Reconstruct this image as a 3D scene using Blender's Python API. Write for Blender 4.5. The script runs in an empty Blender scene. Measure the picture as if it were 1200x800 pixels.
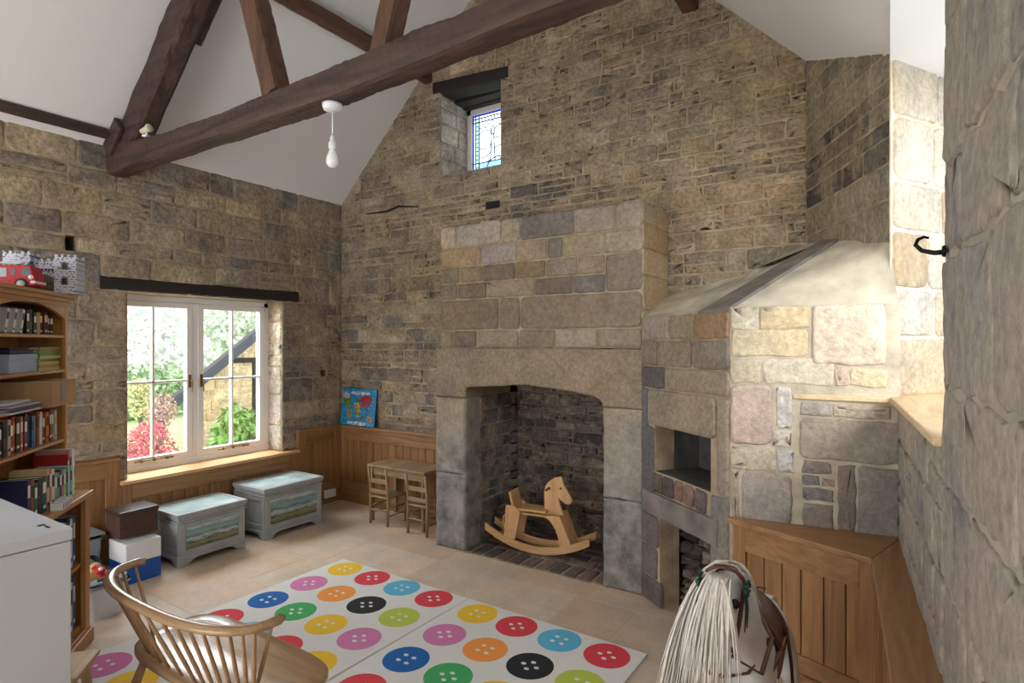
import bpy, bmesh, math, random
from mathutils import Vector, Matrix, noise
R = random.Random(7)
PI = math.pi
C = bpy.context.scene.collection

# ------------------------------------------------------------------ materials
def lin(c):
    return tuple(((v/255)/12.92 if v/255 <= .04045 else ((v/255+.055)/1.055)**2.4) for v in c)
def newmat(name):
    m = bpy.data.materials.new(name); m.use_nodes = True
    nt = m.node_tree; b = nt.nodes['Principled BSDF']
    return m, nt, b
def N(nt, t, **kw):
    n = nt.nodes.new(t)
    for k, v in kw.items():
        if k in n.inputs: n.inputs[k].default_value = v
        else: setattr(n, k, v)
    return n
def plain(name, c, rough=.6, metal=0, bump=0, bscale=60, var=0, vscale=8):
    m, nt, b = newmat(name); L = nt.links
    b.inputs['Base Color'].default_value = (*lin(c), 1)
    b.inputs['Roughness'].default_value = rough; b.inputs['Metallic'].default_value = metal
    tc = N(nt, 'ShaderNodeTexCoord')
    if var:
        n = N(nt, 'ShaderNodeTexNoise', Scale=vscale, Detail=5.0); L.new(tc.outputs['Object'], n.inputs['Vector'])
        r = N(nt, 'ShaderNodeValToRGB'); L.new(n.outputs['Fac'], r.inputs['Fac'])
        c0 = lin(tuple(max(0, v*(1-var)) for v in c)); c1 = lin(tuple(min(255, v*(1+var)) for v in c))
        r.color_ramp.elements[0].position = .3; r.color_ramp.elements[1].position = .7
        r.color_ramp.elements[0].color = (*c0, 1); r.color_ramp.elements[1].color = (*c1, 1)
        L.new(r.outputs['Color'], b.inputs['Base Color'])
    if bump:
        n = N(nt, 'ShaderNodeTexNoise', Scale=bscale, Detail=6.0); L.new(tc.outputs['Object'], n.inputs['Vector'])
        bp = N(nt, 'ShaderNodeBump', Strength=bump, Distance=.01); L.new(n.outputs['Fac'], bp.inputs['Height']); L.new(bp.outputs['Normal'], b.inputs['Normal'])
    return m
def wood(name, c0, c1, axis='X', rough=.45, scale=1.0, bump=.15, knots=False):
    m, nt, b = newmat(name); L = nt.links
    tc = N(nt, 'ShaderNodeTexCoord'); mp = N(nt, 'ShaderNodeMapping'); L.new(tc.outputs['Object'], mp.inputs['Vector'])
    s = [14*scale]*3; s['XYZ'.index(axis)] = 1.1*scale; mp.inputs['Scale'].default_value = s
    n1 = N(nt, 'ShaderNodeTexNoise', Scale=1.3, Detail=7.0, Distortion=1.2); L.new(mp.outputs['Vector'], n1.inputs['Vector'])
    n2 = N(nt, 'ShaderNodeTexNoise', Scale=9.0, Detail=3.0); L.new(mp.outputs['Vector'], n2.inputs['Vector'])
    mx = N(nt, 'ShaderNodeMath', operation='MULTIPLY_ADD'); L.new(n2.outputs['Fac'], mx.inputs[0]); mx.inputs[1].default_value = .35; L.new(n1.outputs['Fac'], mx.inputs[2])
    r = N(nt, 'ShaderNodeValToRGB'); L.new(mx.outputs[0], r.inputs['Fac'])
    e = r.color_ramp.elements; e[0].position = .45; e[1].position = .9; e[0].color = (*lin(c0), 1); e[1].color = (*lin(c1), 1)
    # per-board variation from an attribute when there is one
    at = N(nt, 'ShaderNodeAttribute', attribute_name='Col')
    mxc = N(nt, 'ShaderNodeMix', data_type='RGBA', blend_type='MULTIPLY'); mxc.inputs[0].default_value = 1
    L.new(r.outputs['Color'], mxc.inputs[6]); L.new(at.outputs['Color'], mxc.inputs[7])
    L.new(mxc.outputs[2], b.inputs['Base Color'])
    b.inputs['Roughness'].default_value = rough
    bp = N(nt, 'ShaderNodeBump', Strength=bump, Distance=.004); L.new(mx.outputs[0], bp.inputs['Height']); L.new(bp.outputs['Normal'], b.inputs['Normal'])
    return m
def stone_mat(name, rough=.9, bstr=.5, fine=1.0, blot=.3, smear=None, grain=1.0, smc=(158, 141, 118)):
    """Stone whose own colour comes from the per-stone attribute, broken up by noise blotches and pits."""
    m, nt, b = newmat(name); L = nt.links
    tc = N(nt, 'ShaderNodeTexCoord'); at = N(nt, 'ShaderNodeAttribute', attribute_name='Col')
    n1 = N(nt, 'ShaderNodeTexNoise', Scale=4.5*fine, Detail=8.0, Roughness=.65); L.new(tc.outputs['Object'], n1.inputs['Vector'])
    n2 = N(nt, 'ShaderNodeTexNoise', Scale=38*fine, Detail=6.0, Roughness=.7); L.new(tc.outputs['Object'], n2.inputs['Vector'])
    r1 = N(nt, 'ShaderNodeMapRange'); L.new(n1.outputs['Fac'], r1.inputs[0]); r1.inputs[1].default_value = .33; r1.inputs[2].default_value = .68
    r1.inputs[3].default_value = 1-blot; r1.inputs[4].default_value = 1+blot*.55
    r2 = N(nt, 'ShaderNodeMapRange'); L.new(n2.outputs['Fac'], r2.inputs[0]); r2.inputs[1].default_value = .3; r2.inputs[2].default_value = .7
    r2.inputs[3].default_value = 1-.34*grain; r2.inputs[4].default_value = 1+.26*grain
    mu = N(nt, 'ShaderNodeMath', operation='MULTIPLY'); L.new(r1.outputs[0], mu.inputs[0]); L.new(r2.outputs[0], mu.inputs[1])
    vm = N(nt, 'ShaderNodeVectorMath', operation='SCALE'); L.new(at.outputs['Color'], vm.inputs[0]); L.new(mu.outputs[0], vm.inputs['Scale'])
    # warm / grey drift
    n3 = N(nt, 'ShaderNodeTexNoise', Scale=1.6, Detail=4.0); L.new(tc.outputs['Object'], n3.inputs['Vector'])
    r3 = N(nt, 'ShaderNodeValToRGB'); L.new(n3.outputs['Fac'], r3.inputs['Fac'])
    r3.color_ramp.elements[0].position = .35; r3.color_ramp.elements[1].position = .66
    r3.color_ramp.elements[0].color = (.88, .93, 1.0, 1); r3.color_ramp.elements[1].color = (1.06, 1.0, .9, 1)
    mx = N(nt, 'ShaderNodeMix', data_type='RGBA', blend_type='MULTIPLY'); mx.inputs[0].default_value = 1
    L.new(vm.outputs[0], mx.inputs[6]); L.new(r3.outputs['Color'], mx.inputs[7])
    fin = mx.outputs[2]
    if smear:
        ns = N(nt, 'ShaderNodeTexNoise', Scale=5.5, Detail=9.0, Roughness=.68); L.new(tc.outputs['Object'], ns.inputs['Vector'])
        rs = N(nt, 'ShaderNodeMapRange'); L.new(ns.outputs['Fac'], rs.inputs[0]); rs.inputs[1].default_value = smear[0]; rs.inputs[2].default_value = smear[0]+.1; rs.inputs[3].default_value = 0; rs.inputs[4].default_value = smear[1]
        ms_ = N(nt, 'ShaderNodeMix', data_type='RGBA'); L.new(rs.outputs[0], ms_.inputs[0]); L.new(fin, ms_.inputs[6])
        sc_ = N(nt, 'ShaderNodeVectorMath', operation='SCALE'); sc_.inputs[0].default_value = lin(smc); L.new(r2.outputs[0], sc_.inputs['Scale']); L.new(sc_.outputs[0], ms_.inputs[7]); fin = ms_.outputs[2]
    L.new(fin, b.inputs['Base Color'])
    b.inputs['Roughness'].default_value = rough
    b.inputs['Specular IOR Level'].default_value = .25
    n4 = N(nt, 'ShaderNodeTexNoise', Scale=14*fine, Detail=9.0, Roughness=.7); L.new(tc.outputs['Object'], n4.inputs['Vector'])
    vo = N(nt, 'ShaderNodeTexVoronoi', Scale=22*fine); L.new(tc.outputs['Object'], vo.inputs['Vector'])
    ad = N(nt, 'ShaderNodeMath', operation='MULTIPLY_ADD'); L.new(vo.outputs['Distance'], ad.inputs[0]); ad.inputs[1].default_value = .25; L.new(n4.outputs['Fac'], ad.inputs[2])
    bp = N(nt, 'ShaderNodeBump', Strength=bstr, Distance=.03); L.new(ad.outputs[0], bp.inputs['Height']); L.new(bp.outputs['Normal'], b.inputs['Normal'])
    return m

M = {}
M['stone'] = stone_mat('weathered limestone', bstr=.9, blot=.42, smear=(.49, .72), grain=1.35, smc=(166, 149, 125))
M['stone_smeared'] = stone_mat('limestone under old pointing', bstr=.7, fine=.7, blot=.3, smear=(.42, .85), smc=(160, 150, 138))
M['stone_pale'] = stone_mat('pale limestone', bstr=.8, blot=.24, grain=.85)
M['ashlar'] = stone_mat('dressed limestone', bstr=.28, blot=.22)
M['mortar'] = plain('lime mortar', (160, 143, 119), .95, bump=.7, bscale=45, var=.14, vscale=9)
M['mortar_pale'] = plain('pale lime mortar', (206, 190, 164), .95, bump=.7, bscale=40, var=.1, vscale=9)
M['plaster'] = plain('white ceiling plaster', (222, 221, 220), .9, bump=.05, bscale=120)
M['oldplaster'] = plain('rough lime plaster', (186, 176, 158), .9, bump=.9, bscale=9, var=.13, vscale=6)
M['slate'] = plain('dark slate slab', (118, 110, 104), .8, bump=.5, bscale=14, var=.16, vscale=7)
M['flag'] = stone_mat('sandstone floor tile', rough=.5, bstr=.03, blot=.15, fine=.8, grain=.28)
M['grout'] = plain('floor grout', (202, 184, 160), .9, bump=.1)
M['brick'] = stone_mat('sooty hearth brick', bstr=.5, blot=.35)
M['soot_and_shade'] = plain('soot_and_shade', (34, 31, 30), .95, bump=.6, bscale=20)  # real soot in the flue and oven; black for shade in wall openings
for ax in 'XYZ':
    M['oak'+ax] = wood('golden oak '+ax, (128, 89, 53), (168, 126, 82), ax, .42)
    M['dark'+ax] = wood('dark old oak '+ax, (42, 28, 23), (84, 62, 52), ax, .7, .8, .9)
    M['pale'+ax] = wood('pale pine '+ax, (190, 162, 122), (222, 196, 158), ax, .5)
    M['ply'+ax] = wood('beech ply '+ax, (196, 148, 98), (222, 178, 128), ax, .5, bump=.05)
    M['honey'+ax] = wood('honey oak '+ax, (158, 108, 58), (192, 142, 84), ax, .4)
    M['elm'+ax] = wood('waxed elm '+ax, (148, 116, 84), (186, 152, 114), ax, .2, .8, bump=.04)
    M['kid'+ax] = wood('greyed child furniture wood '+ax, (128, 104, 78), (170, 144, 112), ax, .5)
    M['brown'+ax] = wood('warm brown rafter '+ax, (64, 40, 29), (108, 74, 54), ax, .6, .8, .5)
M['black_oak'] = plain('black stained timber', (36, 28, 25), .75, bump=.3, bscale=30)
M['white'] = plain('white paint', (236, 234, 232), .4)
M['white_plastic'] = plain('white plastic', (232, 234, 236), .3)
M['cabinet'] = plain('pale grey enamel', (206, 211, 219), .38, bump=.06, bscale=260)
M['grey_paint'] = plain('blue grey paint', (164, 169, 172), .45, var=.05)
M['rug'] = plain('ivory wool', (224, 223, 220), .95, bump=.35, bscale=320)
M['iron'] = plain('black iron', (34, 32, 33), .45, .8)
M['brass'] = plain('aged brass', (150, 124, 84), .35, .9)
M['steel'] = plain('steel', (190, 190, 190), .25, 1)
M['leather'] = plain('brown leather', (84, 46, 34), .45, bump=.2, bscale=120, var=.15)
M['leather_tan'] = plain('tan leather', (138, 92, 74), .5, bump=.15, bscale=120)
M['horse'] = plain('dapple grey horse paint', (214, 216, 218), .4, var=.07, vscale=9)
M['hair'] = plain('cream horse hair', (206, 196, 184), .6, var=.14, vscale=30)
M['green_ribbon'] = plain('dark green ribbon', (22, 62, 42), .5)
M['leafdark'] = plain('green leaf', (70, 110, 50), .5, var=.3, vscale=3)
M['wire'] = plain('black cable', (22, 22, 24), .5)
def col(r, g, b, rough=.6):
    k = 'c%d_%d_%d' % (r, g, b)
    if k not in M: M[k] = plain('paint %d %d %d' % (r, g, b), (r, g, b), rough)
    return M[k]
def glassmat(name, tint=(1, 1, 1), gloss=.06):
    m, nt, b = newmat(name); L = nt.links; nt.nodes.remove(b)
    t = N(nt, 'ShaderNodeBsdfTransparent'); t.inputs[0].default_value = (*tint, 1)
    g = N(nt, 'ShaderNodeBsdfGlossy'); g.inputs['Roughness'].default_value = .02
    x = N(nt, 'ShaderNodeMixShader'); x.inputs[0].default_value = gloss
    L.new(t.outputs[0], x.inputs[1]); L.new(g.outputs[0], x.inputs[2]); L.new(x.outputs[0], nt.nodes['Material Output'].inputs['Surface'])
    return m
M['glass'] = glassmat('clear window glass', (.97, .98, .98), .04)

# ------------------------------------------------------------------ mesh helper
class MB:
    def __init__(s): s.v = []; s.f = []; s.c = []; s.mi = []; s.mats = []; s.cur = 0; s.col = (1, 1, 1); s.sm = []; s.smooth = False
    def mat(s, m):
        if m not in s.mats: s.mats.append(m)
        s.cur = s.mats.index(m); return s
    def add(s, vs, fs, colr=None):
        o = len(s.v); s.v += [tuple(p) for p in vs]; cc = colr or s.col; s.c += [cc]*len(vs)
        for f in fs: s.f.append(tuple(i+o for i in f)); s.mi.append(s.cur); s.sm.append(s.smooth)
        return s
    def box(s, x0, x1, y0, y1, z0, z1, m=None, colr=None):
        vs = [Vector((x, y, z)) for z in (z0, z1) for y in (y0, y1) for x in (x0, x1)]
        if m is not None: vs = [m @ v for v in vs]
        return s.add(vs, [(0, 2, 3, 1), (4, 5, 7, 6), (0, 1, 5, 4), (2, 6, 7, 3), (0, 4, 6, 2), (1, 3, 7, 5)], colr)
    def beam(s, a, b, w, h, up=(0, 0, 1), colr=None):
        """box from a to b, w across, h along 'up'"""
        a = Vector(a); b = Vector(b); d = (b-a).normalized(); u = Vector(up); sd = d.cross(u).normalized(); u = sd.cross(d).normalized()
        vs = []
        for p in (a, b):
            for k, l in ((-1, -1), (1, -1), (1, 1), (-1, 1)): vs.append(p+sd*(w/2*k)+u*(h/2*l))
        return s.add(vs, [(0, 1, 2, 3), (7, 6, 5, 4), (0, 4, 5, 1), (1, 5, 6, 2), (2, 6, 7, 3), (3, 7, 4, 0)], colr)
    def prism(s, poly, o, u, v, n, t, colr=None):
        """polygon (list of 2D) in the plane o,u,v extruded by t along n"""
        o = Vector(o); u = Vector(u); v = Vector(v); n = Vector(n); k = len(poly)
        a = [o+u*p[0]+v*p[1] for p in poly]; b = [p+n*t for p in a]
        fs = [tuple(range(k))[::-1], tuple(range(k, 2*k))]
        fs += [(i, (i+1) % k, k+(i+1) % k, k+i) for i in range(k)]
        return s.add(a+b, fs, colr)
    def tube(s, pts, r, seg=10, caps=True, flat=1.0, colr=None):
        pts = [Vector(p) for p in pts]; n = len(pts); rs = r if isinstance(r, (list, tuple)) else [r]*n
        vs = []; prev = None
        for i, p in enumerate(pts):
            d = (pts[min(i+1, n-1)]-pts[max(i-1, 0)]).normalized()
            if prev is None:
                a = Vector((0, 0, 1)) if abs(d.z) < .9 else Vector((1, 0, 0))
                x = d.cross(a).normalized()
            else: x = (prev-d*prev.dot(d)).normalized()
            prev = x; y = d.cross(x)
            for k in range(seg):
                t = 2*PI*k/seg; vs.append(p+x*(math.cos(t)*rs[i])+y*(math.sin(t)*rs[i]*flat))
        fs = [(i*seg+k, i*seg+(k+1) % seg, (i+1)*seg+(k+1) % seg, (i+1)*seg+k) for i in range(n-1) for k in range(seg)]
        if caps: fs += [tuple(range(seg))[::-1], tuple(range((n-1)*seg, n*seg))]
        sm = s.smooth; s.smooth = True; s.add(vs, fs, colr); s.smooth = sm; return s
    def lathe(s, prof, c=(0, 0, 0), seg=20, m=None, colr=None):
        vs = []
        for r, z in prof:
            for k in range(seg):
                t = 2*PI*k/seg; p = Vector((c[0]+r*math.cos(t), c[1]+r*math.sin(t), c[2]+z)); vs.append(m @ p if m is not None else p)
        n = len(prof); fs = [(i*seg+k, i*seg+(k+1) % seg, (i+1)*seg+(k+1) % seg, (i+1)*seg+k) for i in range(n-1) for k in range(seg)]
        fs += [tuple(range(seg))[::-1], tuple(range((n-1)*seg, n*seg))]
        sm = s.smooth; s.smooth = True; s.add(vs, fs, colr); s.smooth = sm; return s
def obj(name, mb, mat=None, parent=None, bevel=0, seg=2, sub=0):
    me = bpy.data.meshes.new(name); me.from_pydata(mb.v, [], mb.f)
    mats = mb.mats if mb.mats else [mat]
    for m in mats: me.materials.append(m)
    if mb.mats: me.polygons.foreach_set('material_index', mb.mi)
    me.polygons.foreach_set('use_smooth', mb.sm)
    ca = me.color_attributes.new('Col', 'FLOAT_COLOR', 'POINT')
    ca.data.foreach_set('color', [x for c in mb.c for x in (c[0], c[1], c[2], 1.0)])
    me.validate(); me.update()
    bm = bmesh.new(); bm.from_mesh(me); bmesh.ops.recalc_face_normals(bm, faces=bm.faces) if not getattr(mb, 'keepn', False) else None
    bm.to_mesh(me); bm.free()
    o = bpy.data.objects.new(name, me); C.objects.link(o)
    if parent: o.parent = parent
    if bevel:
        b = o.modifiers.new('b', 'BEVEL'); b.width = bevel; b.segments = seg; b.limit_method = 'ANGLE'; b.angle_limit = .6
    if sub:
        b = o.modifiers.new('s', 'SUBSURF'); b.levels = sub; b.render_levels = sub
    return o
def thing(name, label, cat, loc=(0, 0, 0), rz=0, group=None):
    o = bpy.data.objects.new(name, None); C.objects.link(o); o.location = loc; o.rotation_euler = (0, 0, rz)
    o.empty_display_size = .05
    o['label'] = label; o['category'] = cat
    if group: o['group'] = group
    return o
def tag(o, label, cat, group=None):
    o['label'] = label; o['category'] = cat
    if group: o['group'] = group
    return o
def struct(o): o['kind'] = 'structure'; return o
def dup(root, loc, rz, label, group=None):
    r = root.copy(); C.objects.link(r); r.location = loc; r.rotation_euler = (0, 0, rz); r['label'] = label
    if group: r['group'] = group
    for ch in list(root.children):
        c = ch.copy(); C.objects.link(c); c.parent = r
        for g in list(ch.children):
            d = g.copy(); C.objects.link(d); d.parent = c
    return r

# ------------------------------------------------------------------ masonry
def vary(c, a, rnd=R):
    k = 1+rnd.uniform(-a, a); h = rnd.uniform(-.03, .03)
    c = (c[0]*k*(1+h), c[1]*k, c[2]*k*(1-h)); g = .3*c[0]+.6*c[1]+.1*c[2]; f = .14
    return ((c[0]*(1-f)+g*f), (c[1]*(1-f)+g*f)*.98, c[2]*(1-f)+g*f)
def P(*cs): return [lin(c) for c in cs]
PAL_LEFT = P((172, 155, 131), (164, 148, 126), (180, 162, 136), (158, 143, 124), (172, 155, 132), (150, 138, 124), (186, 165, 128), (176, 160, 138), (140, 130, 120), (168, 150, 126), (190, 172, 140))
PAL_GABLE = P((166, 148, 122), (158, 140, 115), (174, 155, 128), (154, 137, 115), (164, 145, 117), (172, 152, 121), (156, 140, 120), (140, 127, 112), (182, 162, 132), (188, 168, 140))
PAL_RIGHT = P((168, 158, 147), (160, 151, 142), (172, 161, 148), (154, 145, 139), (165, 155, 144), (150, 142, 138))
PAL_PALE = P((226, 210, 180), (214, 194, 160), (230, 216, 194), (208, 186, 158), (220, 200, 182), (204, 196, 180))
PAL_SOOT = P((96, 88, 82), (112, 100, 92), (84, 78, 76), (122, 106, 94), (104, 90, 80), (90, 82, 78), (130, 112, 98))
class Frame:
    def __init__(s, o, u, v, n): s.o = Vector(o); s.u = Vector(u).normalized(); s.v = Vector(v).normalized(); s.n = Vector(n).normalized()
    def __call__(s, a, b, h=0): return s.o+s.u*a+s.v*b+s.n*h
def stone(mb, F, u0, u1, v0, v1, colr, h=.008, gap=.01, rough=.004, seg=.045, rnd=R, tilt=.15, sink=.006):
    """one stone: rounded irregular outline, three rings up to a slightly uneven face"""
    u0 += gap/2; u1 -= gap/2; v0 += gap/2; v1 -= gap/2
    w = u1-u0; t = v1-v0
    if w < .02 or t < .015: return
    rr = min(w, t)*rnd.uniform(.05, .17)
    corners = [(u0+rr, v0+rr, PI), (u1-rr, v0+rr, 1.5*PI), (u1-rr, v1-rr, 0), (u0+rr, v1-rr, .5*PI)]
    pts = []
    for i, (cu, cv, a0) in enumerate(corners):
        for k in range(3): a = a0+k*PI/4; pts.append((cu+rr*math.cos(a), cv+rr*math.sin(a)))
        cu2, cv2, a2 = corners[(i+1) % 4]; p = pts[-1]; q = (cu2+rr*math.cos(a2), cv2+rr*math.sin(a2))
        d = math.hypot(q[0]-p[0], q[1]-p[1]); n = int(d/seg)
        for k in range(1, n): f = k/n; pts.append((p[0]+(q[0]-p[0])*f, p[1]+(q[1]-p[1])*f))
    sh = rnd.uniform(-.015, .015); cu = (u0+u1)/2; cv = (v0+v1)/2
    pts = [(a+rnd.uniform(-1, 1)*rough+sh*(b-cv), b+rnd.uniform(-1, 1)*rough) for a, b in pts]
    n = len(pts); tu = rnd.uniform(-tilt, tilt)*h/w*2; tv = rnd.uniform(-tilt, tilt)*h/t*2
    vs = []
    e = min(.009, .2*min(w, t))
    for inset, hh in ((0, -sink), (e*.3, h*.6), (e, h), (e*2.4, h*1.04)):
        for a, b in pts:
            da = a-cu; db = b-cv; L = math.hypot(da, db) or 1
            k = max(0, 1-inset/ max(.5*min(w, t), 1e-4)) if False else 1
            a2 = a-math.copysign(min(inset, abs(da)), da); b2 = b-math.copysign(min(inset, abs(db)), db)
            z = hh if hh < 0 else hh+(da*tu+db*tv)+rnd.uniform(-1, 1)*h*.12
            vs.append(F(a2, b2, z))
    fs = [(r*n+i, r*n+(i+1) % n, (r+1)*n+(i+1) % n, (r+1)*n+i) for r in range(3) for i in range(n)]
    vs.append(F(cu, cv, h*(1+rnd.uniform(-.1, .35)))); c = len(vs)-1
    fs += [(3*n+i, 3*n+(i+1) % n, c) for i in range(n)]
    mb.smooth = True; mb.add(vs, fs, colr); mb.smooth = False
def courses(mb, F, U0, U1, V0, V1, hr, wr, pal, holes=(), keep=None, colfn=None, rnd=R, vs_cuts=(), var=.1, split=.25, **kw):
    cuts = sorted(set([V0, V1]+[c for h in holes for c in (h[2], h[3]) if V0 < c < V1]+[c for c in vs_cuts if V0 < c < V1]))
    for a, b in zip(cuts, cuts[1:]):
        v = a
        while v < b-1e-4:
            t = rnd.uniform(*hr)
            if b-(v+t) < hr[0]*.7: t = b-v
            if t > hr[1]*1.5: t /= 2
            v1 = v+t; mid = v+t/2
            ivs = [(U0, U1)]
            for h in holes:
                if h[2] < mid < h[3]:
                    nv = []
                    for p, q in ivs:
                        if h[0] > p: nv.append((p, min(q, h[0])))
                        if h[1] < q: nv.append((max(p, h[1]), q))
                    ivs = [i for i in nv if i[1]-i[0] > .02]
            for p, q in ivs:
                u = p
                while u < q-1e-4:
                    w = rnd.uniform(*wr)*(.6+.4*t/hr[1])
                    if q-(u+w) < wr[0]*.6: w = q-u
                    if keep is None or keep(u+w/2, mid):
                        def put(x0, x1, y0, y1):
                            c = colfn((x0+x1)/2, (y0+y1)/2) if colfn else None
                            stone(mb, F, x0, x1, y0, y1, vary(c if c else rnd.choice(pal), var, rnd), rnd=rnd, **kw)
                        if rnd.random() < split and t > hr[0]*1.4:
                            s = v+t*rnd.uniform(.4, .6)
                            put(u, u+w, v, s)
                            m = u+w*rnd.uniform(.35, .65)
                            if rnd.random() < .5: put(u, m, s, v1); put(m, u+w, s, v1)
                            else: put(u, u+w, s, v1)
                        else: put(u, u+w, v, v1)
                    u += w
            v = v1
def backing(mb, F, U0, U1, V0, V1, holes, t):
    us = sorted(set([U0, U1]+[x for h in holes for x in h[:2] if U0 < x < U1])); vs = sorted(set([V0, V1]+[x for h in holes for x in h[2:4] if V0 < x < V1]))
    for a, b in zip(us, us[1:]):
        for c, d in zip(vs, vs[1:]):
            m = ((a+b)/2, (c+d)/2)
            if any(h[0] < m[0] < h[1] and h[2] < m[1] < h[3] for h in holes): continue
            p = [F(x, y, z) for z in (-t, 0) for y in (c, d) for x in (a, b)]
            mb.add(p, [(0, 2, 3, 1), (4, 5, 7, 6), (0, 1, 5, 4), (2, 6, 7, 3), (0, 4, 6, 2), (1, 3, 7, 5)], (1, 1, 1))

XL = -4.887; YG = 4.186; Z = (0, 0, 1)
K = Vector((-.69, 3.12, 0)); A = Vector((-1.37, 3.66, 0)); R0 = Vector((.039, 3.205, 0))
E1 = Vector((.003, 3.245, 0)); E3 = Vector((.47, 4.05, 0)); RW = Vector((.0654, -.998, 0)); DG0 = Vector((-.453, YG, 0)); DG1 = Vector((.0, 3.27, 0))
def roofL(x): return 3.1+.95*(x-XL)
def roofR(x): return 4.046-1.012*(x+1.027)
RID = (-2.42, 5.444)

# ---- left wall with the garden window
r1 = random.Random(11)
F = Frame((XL, 0, 0), (0, 1, 0), Z, (1, 0, 0)); holes = [(2.12, 3.47, .575, 2.04), (-1.7, .5, .6, 2.04)]
hh = holes+[(1.72, 1.79, 2.30, 2.41), (3.92, 3.99, 1.30, 1.37)]
mb = MB().mat(M['mortar']); backing(mb, F, -2.6, YG+.1, 0, 3.12, hh, .42); mb.mat(M['soot_and_shade'])
for y0, y1, z0, z1 in ((1.68, 1.83, 2.26, 2.45), (3.88, 4.03, 1.26, 1.41)): mb.box(XL-.41, XL-.13, y0, y1, z0, z1)  # black plugs paint the shade deep in the two wall holes
mb.mat(M['stone'])
courses(mb, F, .9, YG, .5, 3.12, (.10, .21), (.2, .52), PAL_LEFT, hh, rnd=r1, h=.006, gap=.011, rough=.006)
courses(mb, F, -2.6, .9, .5, 3.12, (.15, .25), (.35, .7), PAL_LEFT, holes, rnd=r1, h=.009, gap=.014)
for (y, nn) in ((3.47, -1),):   # the far reveal of the window
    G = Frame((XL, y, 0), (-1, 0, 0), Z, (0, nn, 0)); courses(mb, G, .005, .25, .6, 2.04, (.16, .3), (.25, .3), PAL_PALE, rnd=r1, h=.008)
struct(obj('wall_left', mb))
# ---- gable wall
r2 = random.Random(5)
F = Frame((0, YG, 0), (1, 0, 0), Z, (0, -1, 0)); win2 = (-3.52, -2.84, 3.2, 4.03); hh = [win2, (-2.8, -1.632, 0, 1.45)]
mb = MB().mat(M['mortar']); backing(mb, F, XL-.05, .5, 0, 5.5, hh, .5); mb.mat(M['stone'])
def colg(u, v):
    if -2.75 < u < -2.25 and 2.66 < v < 3.0 and r2.random() < .6: return lin((126, 116, 106))
    if v < 2.2 and u < -3.1 and r2.random() < .3: return lin((136, 128, 118))
    if u > -1.3 and r2.random() < .5: return lin((172, 150, 116))
    return None
courses(mb, F, XL, -.45, .6, 5.4, (.07, .155), (.13, .42), PAL_GABLE, hh+[(-2.99, -2.86, 2.83, 2.88), (-3.07, -1.4, 0, 2.5)], keep=lambda u, v: v < min(roofL(u), roofR(u))+.25, colfn=colg, rnd=r2, h=.006, gap=.009, rough=.006, split=.35)
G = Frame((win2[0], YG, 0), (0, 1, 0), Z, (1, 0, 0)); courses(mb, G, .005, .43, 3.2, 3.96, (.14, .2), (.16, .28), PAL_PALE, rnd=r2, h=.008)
struct(obj('wall_back', mb))
mbh = MB().mat(M['soot_and_shade'])  # dark tube and sheet paint the shade of a wall crack and hole
mbh.tube([(-4.5, YG-.006, 2.965), (-4.2, YG-.007, 2.955), (-4.05, YG-.008, 2.985), (-3.8, YG-.006, 2.95)], [.006, .012, .012, .006], 6)
mbh.box(-3.0, -2.85, YG-.004, YG-.001, 2.815, 2.89)
struct(obj('crack_shade', mbh))
# ---- splayed wall in the far right corner
r3 = random.Random(9)
d = DG1-DG0; LD = d.length; F = Frame(DG0, d, Z, (-.894, -.448, 0))
mb = MB().mat(M['mortar']); backing(mb, F, -.02, LD, 1.7, 3.0, [], .02); mb.prism([(-.02, 3.0), (LD, 3.0), (-.02, 3.55)], F.o, F.u, F.v, F.n, -.02); mb.mat(M['stone'])
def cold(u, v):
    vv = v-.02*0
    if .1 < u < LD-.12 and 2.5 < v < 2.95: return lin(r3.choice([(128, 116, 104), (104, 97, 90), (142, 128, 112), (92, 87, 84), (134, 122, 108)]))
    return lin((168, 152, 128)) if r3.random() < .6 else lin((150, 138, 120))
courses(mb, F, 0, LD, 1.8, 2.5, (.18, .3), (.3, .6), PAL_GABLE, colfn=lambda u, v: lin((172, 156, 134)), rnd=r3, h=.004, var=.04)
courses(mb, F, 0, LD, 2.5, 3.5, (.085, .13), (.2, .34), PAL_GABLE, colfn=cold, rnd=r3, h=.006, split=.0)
struct(obj('wall_corner', mb))
# ---- right wall, its window opening and far reveal
r4 = random.Random(21)
UJ = 1.289
NR = Vector((-.998, -.0654, 0)); F = Frame(R0, RW, Z, NR); hr_ = [(-.3, UJ, 1.385, 3.4)]
mb = MB().mat(M['mortar']); backing(mb, F, 0, 5.8, 0, 3.3, hr_, .12); 
p = F(UJ, 0, 0); q = p+Vector((.5, -.35, 0)); mb.box(0, 1, 0, 1, 0, 1, Matrix(((q.x-p.x, .12*.998, 0, p.x+.001), (q.y-p.y, -.5, 0, p.y-.001), (0, 0, 3.3, 0), (0, 0, 0, 1))))
mb.mat(M['stone'])
courses(mb, F, .01, UJ, .7, 1.385, (.12, .24), (.22, .45), PAL_RIGHT, rnd=r4, h=.009, gap=.014, rough=.009)
courses(mb, F, UJ, 5.5, .7, 3.2, (.2, .36), (.3, .62), PAL_RIGHT, rnd=r4, h=.006, gap=.012, rough=.012, tilt=.5)
mb.mats = [plain('grey lime mortar', (150, 140, 127), .95, bump=.8, bscale=22, var=.14, vscale=5), M['stone_smeared']]
struct(obj('wall_right', mb))
mb = MB().mat(M['mortar_pale']); d = E3-E1; F = Frame(E1, d, Z, Vector((d.y, -d.x, 0)))
backing(mb, F, 0, d.length, 1.35, 3.0, [], .006); mb.mat(M['stone_pale'])
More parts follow.
